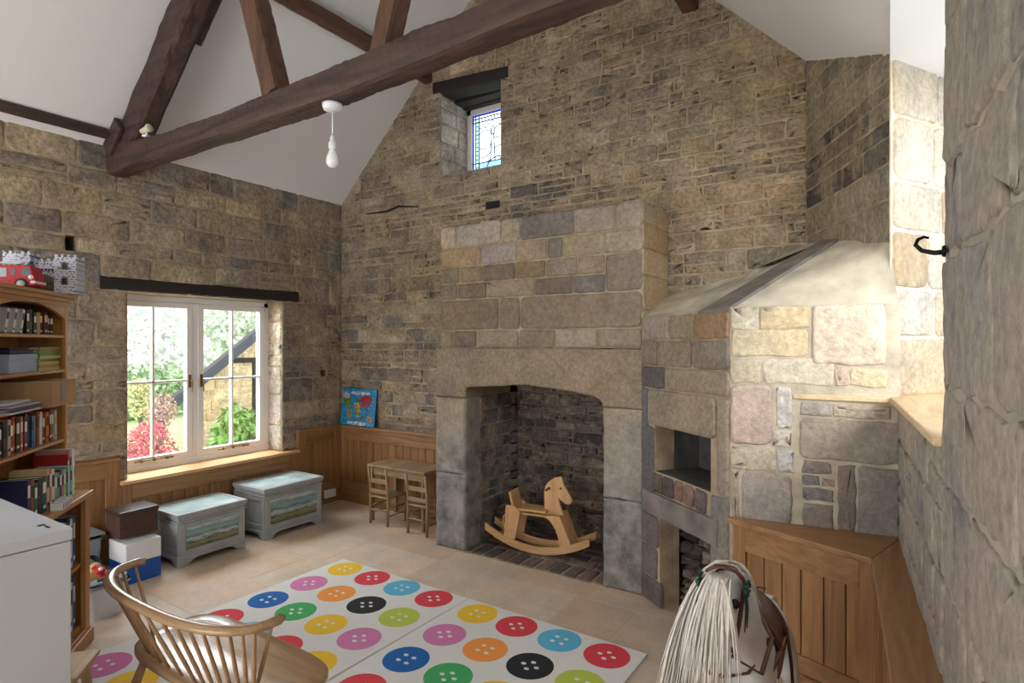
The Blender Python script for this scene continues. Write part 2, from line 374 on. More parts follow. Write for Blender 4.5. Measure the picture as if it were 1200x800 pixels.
courses(mb, F, .005, d.length, 1.385, 3.0, (.2, .33), (.3, .5), P((196, 178, 146), (202, 188, 164), (186, 162, 124), (192, 180, 160)), rnd=r4, h=.012, gap=.016, split=.05)
struct(obj('wall_reveal', mb))
mb = MB(); mb.box(-6, 1.2, -2.75, -2.6, 0, .25); mb.box(-6, -4.2, -2.75, -2.6, .25, 5.6); mb.box(-.9, 1.2, -2.75, -2.6, .25, 5.6); mb.box(-4.2, -.9, -2.75, -2.6, 2.4, 5.6)  # opening left for the added fill window
struct(obj('wall_front', mb, M['oldplaster']))
# outer wall of the right window recess with the window in it
mb = MB(); mb.box(.62, .72, 1.0, 4.6, 0, 1.38); mb.box(.62, .72, 1.0, 4.6, 2.9, 3.3); mb.box(.62, .72, .9, 1.45, 1.38, 2.9); mb.box(.62, .72, 3.75, 4.6, 1.38, 2.9); 
struct(obj('wall_recess', mb, M['oldplaster']))
w3 = bpy.data.objects.new('window_3', None); C.objects.link(w3); struct(w3)
mb = MB()
for y in (1.45, 3.7): mb.box(.64, .69, y, y+.06, 1.38, 2.9)
for z in (1.38, 2.85): mb.box(.645, .685, 1.45, 3.76, z, z+.05)
obj('window_frame', mb, M['white'], w3)
obj('glass_pane', MB().box(.66, .665, 1.5, 3.75, 1.4, 2.87), M['glass'], w3)

# unseen side window, and an added window behind the camera for fill light
w4 = bpy.data.objects.new('window_4', None); C.objects.link(w4); struct(w4)
mb = MB()
for y in (-1.7, -.98, -.27, .44): mb.box(XL-.05, XL-.01, y, y+.06, .6, 2.04)
for z in (.6, 1.3, 1.98): mb.box(XL-.05, XL-.01, -1.7, .5, z, z+.055)
obj('window_frame', mb, M['white'], w4)
w5 = bpy.data.objects.new('added_fill_window', None); C.objects.link(w5); struct(w5)
mb = MB()
for x in (-4.2, -3.12, -2.04, -.96): mb.box(x, x+.06, -2.60, -2.56, .25, 2.4)
for z in (.25, 1.3, 2.34): mb.box(-4.2, -.9, -2.60, -2.56, z, z+.06)
obj('window_frame', mb, M['white'], w5)

# ---- ceiling
mb = MB()
Y0, Y1 = -2.8, YG+.35
def slab(x0, z0, x1, z1, y0, y1, t=.06):
    d = Vector((x1-x0, 0, z1-z0)).normalized(); n = Vector((-d.z, 0, d.x)); n = n if n.z > 0 else -n
    a = Vector((x0, 0, z0)); b = Vector((x1, 0, z1)); vs = []
    for y in (y0, y1):
        for p in (a, b, b+n*t, a+n*t): vs.append(Vector((p.x, y, p.z)))
    mb.add(vs, [(0, 1, 2, 3), (7, 6, 5, 4), (0, 4, 5, 1), (1, 5, 6, 2), (2, 6, 7, 3), (3, 7, 4, 0)])
slab(XL-.1, 3.1-.095, RID[0]+.04, RID[1]+.038, Y0, Y1); slab(RID[0]-.04, RID[1]+.04, .02, roofR(.02), Y0, Y1); slab(.02, roofR(.02), .3, roofR(.3), Y0, 1.9)
mb.box(-.0, .8, 1.5, 4.6, 2.97, 3.03)
mb.keepn = True
struct(obj('ceiling', mb, M['plaster']))

# ---- floor of sandstone tiles
r5 = random.Random(3)
F = Frame((0, 0, 0), (1, 0, 0), (0, 1, 0), (0, 0, 1))
mb = MB().mat(M['grout']); mb.box(-6, 1.2, -2.8, 4.6, -.1, -.0015); mb.mat(M['flag'])
FL = P((214, 192, 166), (210, 186, 160), (219, 198, 174), (208, 184, 158), (218, 194, 165), (212, 192, 170), (211, 184, 156))
v = -2.6
while v < YG:
    t = r5.choice([.3, .4, .4, .5]); u = -4.9-r5.uniform(0, .4)
    while u < .2:
        w = r5.choice([.4, .6, .6, .75]); g = .004
        cc = vary(r5.choice(FL), .03, r5)
        p = [F(u+g, v+g, -.0012), F(u+w-g, v+g, -.0012), F(u+w-g, v+t-g, -.0012), F(u+g, v+t-g, -.0012), F(u+g+.003, v+g+.003, 0), F(u+w-g-.003, v+g+.003, 0), F(u+w-g-.003, v+t-g-.003, 0), F(u+g+.003, v+t-g-.003, 0)]
        mb.add(p, [(4, 5, 6, 7), (0, 1, 5, 4), (1, 2, 6, 5), (2, 3, 7, 6), (3, 0, 4, 7)], cc); u += w
    v += t
struct(obj('floor', mb))

# ------------------------------------------------------------------ fireplace
r6 = random.Random(17)
fp = thing('fireplace', 'big stone fireplace with flat arched lintel and tall chimney breast on the gable wall', 'fireplace', (-2.23, 3.9, 0))
FO = Vector((2.23, -3.9, 0))
def shift(mb, off=FO): mb.v = [(p[0]+off[0], p[1]+off[1], p[2]+off[2]) for p in mb.v]; return mb
YF = 3.63
def rough_block(mb, o, u, v, n, poly, t, colr, e=.012, rnd=r6, step=.05, jit=.004):
    """block whose front outline is worn: polygon sampled finely, front edge softened"""
    pts = []
    for i, p in enumerate(poly):
        q = poly[(i+1) % len(poly)]; L = math.hypot(q[0]-p[0], q[1]-p[1]); k = max(1, int(L/step))
        for j in range(k): f = j/k; pts.append((p[0]+(q[0]-p[0])*f, p[1]+(q[1]-p[1])*f))
    n_ = len(pts); o = Vector(o); u = Vector(u); v = Vector(v); nn = Vector(n)
    ar = sum(pts[i][0]*pts[(i+1) % n_][1]-pts[(i+1) % n_][0]*pts[i][1] for i in range(n_)); sg = 1 if ar > 0 else -1
    nor = []
    for i in range(n_):
        a = pts[i-1]; b = pts[(i+1) % n_]; dx = b[0]-a[0]; dy = b[1]-a[1]; L = math.hypot(dx, dy) or 1; nor.append((-dy/L*sg, dx/L*sg))
    wob = [noise.noise(Vector((o.x+p[0]*9, p[1]*9, 3)))*jit*1.5+rnd.uniform(-1, 1)*jit*.5 for p in pts]
    vs = []
    for ins, h in ((0, 0), (0, t-e), (e*.35, t-e*.3), (e, t)):
        for i, p in enumerate(pts): q = (p[0]+nor[i][0]*(ins+wob[i]), p[1]+nor[i][1]*(ins+wob[i])); vs.append(o+u*q[0]+v*q[1]+nn*h)
    fs = [(r*n_+i, r*n_+(i+1) % n_, (r+1)*n_+(i+1) % n_, (r+1)*n_+i) for r in range(3) for i in range(n_)]
    fs += [tuple(range(n_))[::-1], tuple(range(3*n_, 4*n_))]
    mb.add(vs, fs, colr)
GREY = lin((134, 130, 126)); TAN = lin((168, 150, 124)); 
M['jamb'] = None
def jamb_mat():
    """dressed stone with blue-grey weathering on the lower half: real staining of the stone"""
    m = stone_mat('stained jamb stone', bstr=.35, blot=.25); nt = m.node_tree; L = nt.links
    b = nt.nodes['Principled BSDF']; src = b.inputs['Base Color'].links[0].from_socket
    tc = N(nt, 'ShaderNodeTexCoord'); sp = N(nt, 'ShaderNodeSeparateXYZ'); L.new(tc.outputs['Object'], sp.inputs[0])
    n = N(nt, 'ShaderNodeTexNoise', Scale=3.2, Detail=7.0, Roughness=.65); L.new(tc.outputs['Object'], n.inputs['Vector'])
    a = N(nt, 'ShaderNodeMath', operation='MULTIPLY_ADD'); L.new(sp.outputs['Z'], a.inputs[0]); a.inputs[1].default_value = -.55
    L.new(n.outputs['Fac'], a.inputs[2])
    r = N(nt, 'ShaderNodeMapRange'); L.new(a.outputs[0], r.inputs[0]); r.inputs[1].default_value = -.16; r.inputs[2].default_value = .14; r.inputs[3].default_value = 0; r.inputs[4].default_value = .85
    n2 = N(nt, 'ShaderNodeTexNoise', Scale=7.0, Detail=8.0, Roughness=.7); L.new(tc.outputs['Object'], n2.inputs['Vector'])
    cr = N(nt, 'ShaderNodeValToRGB'); L.new(n2.outputs['Fac'], cr.inputs['Fac']); e = cr.color_ramp.elements
    e[0].position = .36; e[1].position = .66; e[0].color = (*lin((92, 94, 98)), 1); e[1].color = (*lin((170, 166, 160)), 1)
    mx = N(nt, 'ShaderNodeMix', data_type='RGBA'); L.new(r.outputs[0], mx.inputs[0]); L.new(src, mx.inputs[6]); L.new(cr.outputs['Color'], mx.inputs[7])
    L.new(mx.outputs[2], b.inputs['Base Color']); return m
M['jamb'] = jamb_mat()
def jamb(x0, x1, zt, name, lab=None):
    mb = MB().mat(M['jamb'])
    rough_block(mb, (0, YG+.12, 0), (1, 0, 0), Z, (0, -1, 0), [(x0, 0), (x1, 0), (x1, .60), (x0, .60)], YG+.12-YF, lin((150, 142, 132)), e=.02)
    rough_block(mb, (0, YG+.12, 0), (1, 0, 0), Z, (0, -1, 0), [(x0, .602), (x1, .602), (x1, zt), (x0, zt)], YG+.12-YF, lin((164, 150, 130)), e=.02)
    o = obj(name, shift(mb), parent=fp)
jamb(-3.108, -2.80, 1.21, 'stone_jamb'); jamb(-1.632, -1.345, 1.21, 'stone_jamb')
arch = [(-3.108, 1.212), (-2.80, 1.212), (-2.80, 1.27), (-2.79, 1.29), (-2.76, 1.30), (-2.5, 1.318), (-2.242, 1.337), (-2.0, 1.315), (-1.72, 1.284), (-1.66, 1.265), (-1.636, 1.23), (-1.632, 1.212), (-1.345, 1.212), (-1.345, 1.608), (-3.108, 1.608)]
mb = MB().mat(M['ashlar']); rough_block(mb, (0, YG+.12, 0), (1, 0, 0), Z, (0, -1, 0), arch, YG+.12-YF, lin((148, 133, 115)), e=.016)
obj('lintel_stone', shift(mb), parent=fp)
# breast: measured courses
mb = MB().mat(M['mortar']); mb.box(-3.062, -1.366, 3.66, YG+.02, 1.61, 2.57); mb.mat(M['ashlar'])
def bx_(cx): return -3.075+(cx-50)/(795)*1.715*(1+.0*cx) if cx <= 50 else -3.075+1.715*(((cx-50)/795)*.80/(1-.20*((cx-50)/795)) )
rows = [(2.405, 2.585, [50, 145, 370, 450, 650, 770, 845], [(178, 166, 148), (172, 160, 144), (168, 154, 132), (128, 118, 110), (164, 148, 128), (162, 148, 130)]),
        (2.25, 2.405, [50, 275, 435, 555, 610, 740, 845], [(168, 144, 108), (160, 152, 144), (160, 142, 120), (136, 124, 112), (168, 150, 120), (166, 148, 124)]),
        (2.12, 2.25, [50, 160, 280, 430, 550, 660, 745], [(140, 128, 108), (150, 134, 110), (122, 112, 98), (138, 120, 92), (142, 128, 114), (158, 138, 118)]),
        (1.99, 2.12, [50, 150, 300, 510, 645, 745], [(138, 126, 110), (128, 114, 98), (150, 134, 114), (122, 110, 98), (126, 116, 108)]),
        (1.99, 2.25, [745, 845], [(136, 124, 108)]),
        (1.745, 1.99, [50, 360, 450, 845], [(134, 118, 98), (140, 124, 100), (142, 126, 108)]),
        (1.61, 1.745, [50, 125, 250, 445, 585, 720, 845], [(148, 132, 112), (124, 114, 102), (150, 136, 114), (138, 124, 104), (160, 148, 134), (150, 136, 116)])]
F = Frame((0, 3.66, 0), (1, 0, 0), Z, (0, -1, 0))
for z0, z1, xs, cs in rows:
    for a, b, c in zip(xs, xs[1:], cs): stone(mb, F, bx_(a), bx_(b), z0, z1, vary(lin(c), .03, r6), h=.012, gap=.008, rough=.003, rnd=r6, tilt=.05)
F = Frame((-1.366, 3.66, 0), (0, 1, 0), Z, (1, 0, 0))
courses(mb, F, .0, YG-3.66, 1.61, 2.58, (.15, .25), (.3, .53), P((176, 154, 116), (166, 146, 112), (172, 146, 104)), rnd=r6, h=.010, gap=.008, rough=.003, split=0)
F = Frame((-3.062, 3.66, 0), (0, 1, 0), Z, (-1, 0, 0))
courses(mb, F, .0, YG-3.66, 1.61, 2.58, (.15, .25), (.3, .53), PAL_GABLE, rnd=r6, h=.010, gap=.008, split=0)
F = Frame((-3.05, 3.66, 2.57), (1, 0, 0), (0, 1, .05), (0, 0, 1))
courses(mb, F, 0, 1.68, 0, .5, (.14, .2), (.2, .5), PAL_GABLE, rnd=r6, h=.02, gap=.012, rough=.008)
obj('chimney_breast', shift(mb), parent=fp)
# hearth chamber
PAL_H = P((128, 116, 104), (112, 102, 94), (140, 126, 110), (100, 92, 86), (134, 118, 98), (150, 136, 118), (92, 84, 78))
YB = 4.40
mb = MB().mat(M['mortar_h'] if 'mortar_h' in M else plain('sooty mortar', (112, 102, 92), .95, bump=.7, bscale=40, var=.15)); hm = mb.mats[0]
F = Frame((-2.85, YB, 0), (1, 0, 0), Z, (0, -1, 0)); backing(mb, F, -.1, 1.4, 0, 2.2, [], .1); mb.mat(M['stone'])
courses(mb, F, 0, 1.3, 0.02, 1.7, (.06, .13), (.1, .3), PAL_H, rnd=r6, h=.014, gap=.012, rough=.007, split=.3)
shift(mb); obj('fireback', mb, parent=fp)
for x, s in ((-2.80, 1), (-1.632, -1)):
    mb = MB().mat(hm); F = Frame((x, YG+.09, 0), (0, 1, 0), Z, (s, 0, 0)); backing(mb, F, 0, .25, 0, 1.7, [], .1)
    F = Frame((x, YF+.19, 0), (0, 1, 0), Z, (s, 0, 0)); mb.mat(M['stone'])
    courses(mb, F, 0, YB-YF-.19, 0.02, 1.22, (.09, .16), (.2, .4), P((124, 120, 116), (112, 108, 106), (134, 126, 118), (118, 112, 104)), rnd=r6, h=.006, gap=.01)
    obj('cheek_wall', shift(mb), parent=fp)
mb = MB(); mb.box(-2.95, -1.5, YG+.12, YB, 1.68, 1.72); mb.box(-2.95, -1.5, YF+.1, YG+.14, 1.6, 1.63)
obj('throat', shift(mb), M['soot_and_shade'], fp)
# brick hearth
mb = MB().mat(M['mortar']); mb.box(-2.88, -1.6, YF-.01, YB, 0, .008); mb.mat(M['brick'])
F = Frame((0, 0, .004), (1, 0, 0), (0, 1, 0), Z)
HB = P((124, 104, 98), (112, 98, 96), (138, 112, 100), (104, 92, 90), (130, 112, 104), (98, 88, 86))
x = -2.87
while x < -1.64:
    stone(mb, F, x, min(x+.115, -1.6), YF-.01, YF+.2, vary(r6.choice(HB), .12, r6), h=.012, gap=.012, rough=.003, rnd=r6); x += .115
y = YF+.2; k = 0
while y < YB-.02:
    x = -2.87-(k % 2)*.1; k += 1
    while x < -1.6:
        a = max(x, -2.87); b = min(x+.215, -1.6)
        stone(mb, F, a, b, y, min(y+.11, YB), vary(r6.choice(HB), .12, r6), h=.012, gap=.012, rough=.003, rnd=r6); x += .215
    y += .11
obj('brick_hearth', shift(mb), parent=fp)

# ------------------------------------------------------------------ bread oven in the corner
bo = thing('bread_oven', 'stone bread oven with sloping hood and square dark mouth beside the fireplace', 'oven', (-.6, 3.5, 0)); BO = Vector((.6, -3.5, 0))
r7 = random.Random(31)
d = K-A; LD_ = d.length; ND = Vector((-d.y, d.x, 0)).normalized(); ND = -ND if ND.y > 0 else ND
FD = Frame(A, d, Z, ND)
mouth = (.165, LD_-.155, .84, 1.13); pit = (.22, LD_-.02, 0, .57)
mb = MB().mat(M['mortar']); backing(mb, FD, 0, LD_, 0, 1.81, [mouth, pit], .14); mb.mat(M['ashlar'])
def sD(a, b, z0, z1, c, h=.012): stone(mb, FD, a, b, z0, z1, vary(lin(c), .03, r7), h=h, gap=.008, rough=.004, rnd=r7, tilt=.06)
for a, b, c in ((.03, .33, (176, 160, 138)), (.33, .58, (158, 142, 118)), (.58, LD_, (164, 132, 96))): sD(a, b, 1.665, 1.815, c)
for a, b, c in ((.0, .2, (146, 130, 110)), (.2, .55, (152, 134, 112)), (.55, LD_, (144, 130, 114))): sD(a, b, 1.50, 1.665, c)
for a, b, c in ((.0, .28, (112, 104, 100)), (.28, LD_, (158, 142, 122))): sD(a, b, 1.36, 1.50, c)
sD(0, .09, .84, 1.36, (118, 116, 114)); sD(.09, LD_-.10, 1.13, 1.36, (158, 144, 124), .016); sD(LD_-.10, LD_, .84, 1.36, (164, 150, 128))
sD(.0, mouth[0], .56, 1.12, (104, 104, 106)); sD(mouth[1]-.0, LD_, .30, .84, (146, 136, 122))
sD(.0, .22, .36, .56, (124, 110, 104)); sD(.0, .2, .16, .36, (120, 112, 106)); sD(0, .24, 0, .16, (104, 98, 94))
obj('front_wall', shift(mb, BO), parent=bo)
mb = MB().mat(M['brick'])      # brick sill and slab under the mouth
x = mouth[0]
while x < mouth[1]-.02:
    w = r7.uniform(.085, .12); stone(mb, FD, x, min(x+w, mouth[1]), .71, .838, vary(r7.choice(P((140, 112, 100), (112, 100, 96), (126, 104, 94), (96, 90, 90))), .08, r7), h=.014, gap=.008, rnd=r7, sink=.13); x += w
obj('brick_sill', shift(mb, BO), parent=bo)
mb = MB().mat(M['slate']); rough_block(mb, FD.o+FD.n*-.14, FD.u, FD.v, FD.n, [(mouth[0]-.12, .565), (LD_-.08, .565), (LD_-.08, .705), (mouth[0]-.12, .705)], .165, (1, 1, 1))
obj('stone_shelf', shift(mb, BO), parent=bo)
# mouth chamber and ash pit, both with real depth
mb = MB().mat(plain('sooty slate', (82, 80, 80), .85, bump=.5, bscale=14, var=.2, vscale=7))
def bD(mb, a0, a1, h0, h1, z0, z1): mb.prism([(a0, h0), (a1, h0), (a1, h1), (a0, h1)], FD.o+Vector((0, 0, z0)), FD.u, FD.n, Z, z1-z0)
bD(mb, mouth[0]-.05, mouth[1]+.1, -.5, -.01, .80, .842); bD(mb, mouth[0]-.05, mouth[1]+.1, -.5, -.12, 1.13, 1.17)
bD(mb, mouth[0]-.05, mouth[0]+.0, -.5, -.14, .84, 1.13); bD(mb, mouth[0]-.05, mouth[0]+.33, -.50, -.33, .84, 1.13)
obj('oven_lining', shift(mb, BO), parent=bo)
mb = MB().mat(M['soot_and_shade']); bD(mb, mouth[1]+.06, mouth[1]+.12, -.5, -.14, .84, 1.13); bD(mb, mouth[0], mouth[1]+.1, -.56, -.5, .84, 1.13)
bD(mb, .2, LD_, -.42, -.38, 0, .6); bD(mb, LD_-.03, LD_, -.4, -.1, 0, .6); mb.mat(M['stone'])
F = Frame(FD.o+FD.n*-.20, FD.u, Z, FD.n)
courses(mb, F, .22, LD_-.03, 0, .56, (.06, .1), (.1, .22), P((138, 106, 92), (98, 88, 82), (156, 134, 116), (78, 70, 66), (120, 102, 92)), rnd=r7, h=.05, gap=.016, rough=.008, sink=.02)
F = Frame(FD.o+FD.n*-.33+FD.u*(mouth[0]+.34), FD.u, Z, FD.n)
for z in (.95, 1.04): stone(mb, F, 0, .12, z, z+.085, lin((112, 98, 92)), h=.05, rnd=r7, sink=.1)
stone(mb, F, -.06, .1, .845, .93, lin((140, 128, 120)), h=.09, rnd=r7, sink=.06); stone(mb, F, .12, .17, .845, .95, lin((90, 84, 80)), h=.07, rnd=r7, sink=.06)
obj('rubble_core', shift(mb, BO), parent=bo)
# side wall, bright with window light
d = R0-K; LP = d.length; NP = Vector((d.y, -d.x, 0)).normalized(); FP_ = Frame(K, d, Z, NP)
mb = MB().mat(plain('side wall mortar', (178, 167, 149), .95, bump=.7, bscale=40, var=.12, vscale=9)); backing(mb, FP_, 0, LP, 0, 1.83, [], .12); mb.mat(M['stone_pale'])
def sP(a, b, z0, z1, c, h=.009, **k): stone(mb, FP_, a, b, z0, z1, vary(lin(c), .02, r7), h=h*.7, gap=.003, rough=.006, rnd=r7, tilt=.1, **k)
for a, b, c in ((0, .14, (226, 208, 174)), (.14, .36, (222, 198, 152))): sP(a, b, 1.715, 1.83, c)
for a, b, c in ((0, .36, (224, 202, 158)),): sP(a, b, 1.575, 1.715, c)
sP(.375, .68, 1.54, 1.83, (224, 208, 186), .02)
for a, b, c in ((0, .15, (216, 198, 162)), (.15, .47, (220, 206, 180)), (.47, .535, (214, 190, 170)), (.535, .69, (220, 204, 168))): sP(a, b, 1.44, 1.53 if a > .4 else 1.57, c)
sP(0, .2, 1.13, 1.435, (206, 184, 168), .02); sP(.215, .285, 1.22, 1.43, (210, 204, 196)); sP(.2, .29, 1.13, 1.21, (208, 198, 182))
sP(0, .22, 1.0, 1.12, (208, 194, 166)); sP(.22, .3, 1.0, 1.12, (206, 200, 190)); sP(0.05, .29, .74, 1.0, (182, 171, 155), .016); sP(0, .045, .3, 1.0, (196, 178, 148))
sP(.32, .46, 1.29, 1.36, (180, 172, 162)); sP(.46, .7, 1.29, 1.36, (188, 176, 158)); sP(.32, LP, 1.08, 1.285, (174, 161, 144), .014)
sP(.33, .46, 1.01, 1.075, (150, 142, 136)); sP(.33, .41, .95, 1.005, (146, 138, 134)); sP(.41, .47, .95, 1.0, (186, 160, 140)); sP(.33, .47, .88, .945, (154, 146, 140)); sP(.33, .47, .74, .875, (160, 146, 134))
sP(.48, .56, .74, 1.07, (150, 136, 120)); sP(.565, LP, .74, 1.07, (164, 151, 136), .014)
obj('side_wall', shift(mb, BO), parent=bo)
# hood
def patch(mb, tri, n=14, amp=.02, bulge=0, colr=(1, 1, 1), thick=None):
    a, b, c, d = [Vector(p) for p in tri]; vs = []; fs = []
    nn = (b-a).cross(d-a).normalized()
    if nn.z < 0: nn = -nn
    for j in range(n+1):
        for i in range(n+1):
            u = i/n; v = j/n; p = (a*(1-u)+b*u)*(1-v)+(d*(1-u)+c*u)*v
            w = noise.noise(p*3.1)*amp+noise.noise(p*9)*amp*.35+noise.noise(p*26)*amp*.12
            ed = min(1, 6*min(u, 1-u, 1.0))*1; ev = min(1, 6*v)
            vs.append(p+nn*(w*ed*ev+bulge*math.sin(PI*u)*math.sin(PI*min(1, v*1.05))))
    fs = [(j*(n+1)+i, j*(n+1)+i+1, (j+1)*(n+1)+i+1, (j+1)*(n+1)+i) for j in range(n) for i in range(n)]
    sm = mb.smooth; mb.smooth = True; mb.add(vs, fs, colr); mb.smooth = sm
zt = 1.806; Dm = Vector((-.904, 3.287, zt)); Kz = Vector((K.x, K.y-.005, zt+.01)); Az = Vector((A.x+.005, A.y-.01, zt))
AP = Vector((-.235, 3.755, 2.225)); AP2 = Vector((-.345, 3.96, 2.255)); GC = Vector((-.453, YG, 2.29))
mb = MB().mat(M['oldplaster'])
patch(mb, (Kz, (E1.x+.03, E1.y-.03, 1.815), (-.0, 3.262, 2.12), AP), 18, .022, .03)
patch(mb, (Az, Dm, (-.72, 4.0, 2.13), (-1.372, YG, 2.0)), 14, .03, -.02)
patch(mb, ((-.72, 4.0, 2.13), AP2, GC, (-.72, YG, 2.17)), 8, .01)
patch(mb, (Dm, Dm.lerp(AP2, .98), (-.60, 4.12, 2.17), (-.73, 4.02, 2.13)), 10, .02, .012)
# outer edge band of mortar over the walls
obj('hood', shift(mb, BO), parent=bo)
mb = MB().mat(M['slate']); n = Vector((0, 0, .028)); q = [Dm, Kz, AP+Vector((-.01, .02, 0)), AP2]
lo = [p-Vector((0, 0, .03)) for p in q]; hi = [p+n*.6 for p in q]
mb.add(lo+hi, [(4, 5, 6, 7), (0, 3, 2, 1), (0, 1, 5, 4), (1, 2, 6, 5), (2, 3, 7, 6), (3, 0, 4, 7)])
obj('hip_slab', shift(mb, BO), parent=bo, bevel=.008)

# ------------------------------------------------------------------ oak sill of the right window
def ray_offset(p, q, dd): d = (q-p).normalized(); return Vector((d.y, -d.x, 0))*dd
T0 = K+(R0-K)*.40; c0 = R0+Vector((-.038, -.035, 0)); c1 = R0+RW*UJ+NR*.028
poly = [(T0.x, T0.y-.012), (c0.x, c0.y), (c1.x, c1.y), (c1.x+.05, c1.y-.005), (.62, 1.62), (.62, 4.1), (.40, 3.93), (E1.x, E1.y), (K.x+(R0.x-K.x)*.95, K.y+(R0.y-K.y)*.95+.01)]
mb = MB(); mb.prism(poly, (0, 0, 1.372), (1, 0, 0), (0, 1, 0), Z, .026)
tag(obj('window_sill', mb, M['paleY'], bevel=.005), 'pale oak window sill turning the stone corner under the unseen right window', 'window sill')

# ------------------------------------------------------------------ oak panelling
def panelling(name, pts, h, depth=.03, label=None, cap=.02, boards=.1, post=.09, parent=None, cap_poly=None, back=None):
    """framed tongue-and-groove panels along the polyline pts (front faces), top rail, bottom rail, skirting"""
    out = []
    for si, (a, b) in enumerate(zip(pts, pts[1:])):
        a = Vector(a); b = Vector(b); u = (b-a).normalized(); n = Vector((u.y, -u.x, 0)); L = (b-a).length
        F = Frame(a, u, Z, n)
        def bx(x0, x1, z0, z1, h0, h1, mb, colr=(1, 1, 1)):
            p = [F(x, z, y) for y in (h0, h1) for z in (z0, z1) for x in (x0, x1)]
            mb.add(p, [(0, 2, 3, 1), (4, 5, 7, 6), (0, 1, 5, 4), (2, 6, 7, 3), (0, 4, 6, 2), (1, 3, 7, 5)], colr)
        v = MB(); x = post
        while x < L-post-.005:
            w = min(boards*R.uniform(.92, 1.08), L-post-x)
            if L-post-(x+w) < .04: w = L-post-x
            k = R.uniform(.82, 1.08); bx(x+.0025, x+w-.0025, .15, h-.11, -depth, -.014, v, (k, k*R.uniform(.97, 1.0), k*.98)); x += w
        out.append(('boards', v, 'oakZ'))
        m = MB(); bx(0, L, 0, h, -depth-.012, -depth+.004, m); bx(0, post, .13, h, -depth, 0, m, (.97,)*3); bx(L-post, L, .13, h, -depth, 0, m, (1.02, 1.02, 1.02))
        out.append(('stile', m, 'oakZ'))
        ax = 'oakX' if abs(u.x) > abs(u.y) else 'oakY'
        m = MB(); bx(post, L-post, h-.125, h, -depth, 0, m, (.95,)*3); out.append(('rail', m, ax)); m = MB(); bx(post, L-post, .13, .21, -depth, 0, m, (.92,)*3); out.append(('rail', m, ax))
        m = MB(); bx(0, L, 0, .13, -depth, .012, m, (.86,)*3); out.append(('skirting', m, ax))
        if not cap_poly: m = MB(); bx(-.0, L, h, h+cap, -depth-.01, .022, m, (1.06, 1.05, 1.03)); out.append(('capping', m, ax))
    return out
def wains(name, pts, h, **k):
    root = bpy.data.objects.new(name, None); C.objects.link(root); struct(root)
    for nm, m, mt in panelling(name, pts, h, **k): obj(nm, m, M[mt], root, bevel=.003)
    return root
g = .034
wains('trim_2', [(XL+.045, 2.045, 0), (XL+.045, 1.0, 0)][::-1], .77)
wains('trim_3', [(XL+.045, 2.045, 0), (XL+.045, 3.62, 0)], .574, cap=.002)
wains('trim_4', [(XL+.045, 3.62, 0), (XL+.045, YG-.045, 0)], .77)
wains('trim_5', [(XL+.045, YG-.045, 0), (-3.11, YG-.045, 0)], .77)
# panelled corner ledge under the oven wall and along the right wall
cb = thing('corner_ledge', 'golden oak panelled ledge wrapping the corner below the window behind the white horse', 'ledge', (-.1, 2.5, 0)); CO = Vector((.1, -2.5, 0))
p0 = (-.672, 3.09, 0); p1 = (-.045, 2.84, 0); p2 = (.03, 1.75, 0); p3 = (.09, .6, 0)
for nm, m, mt in panelling('x', [p0, p1, p2, p3], .73, cap_poly=True, boards=.098, post=.07): obj(nm, shift(m, CO), M[mt], cb, bevel=.003)
wl = lambda t, off=0: (R0.x+RW.x*t-off, R0.y+RW.y*t)
mb = MB().mat(M['oakX']); mb.prism([(p0[0]-.025, p0[1]-.018), (p1[0]-.018, p1[1]-.028), (wl(.02)[0]+.0, wl(.02)[1]), (K.x+.0, K.y-.012)][::1], (0, 0, .732), (1, 0, 0), (0, 1, 0), Z, .028)
obj('ledge_top', shift(mb, CO), parent=cb, bevel=.005)
mb = MB().mat(M['oakY']); mb.prism([(p1[0]-.018, p1[1]-.028), (p2[0]-.025, p2[1]), (p3[0]-.025, p3[1]), wl(2.62), wl(.02)], (0, 0, .732), (1, 0, 0), (0, 1, 0), Z, .0275)
obj('ledge_top', shift(mb, CO), parent=cb, bevel=.005)

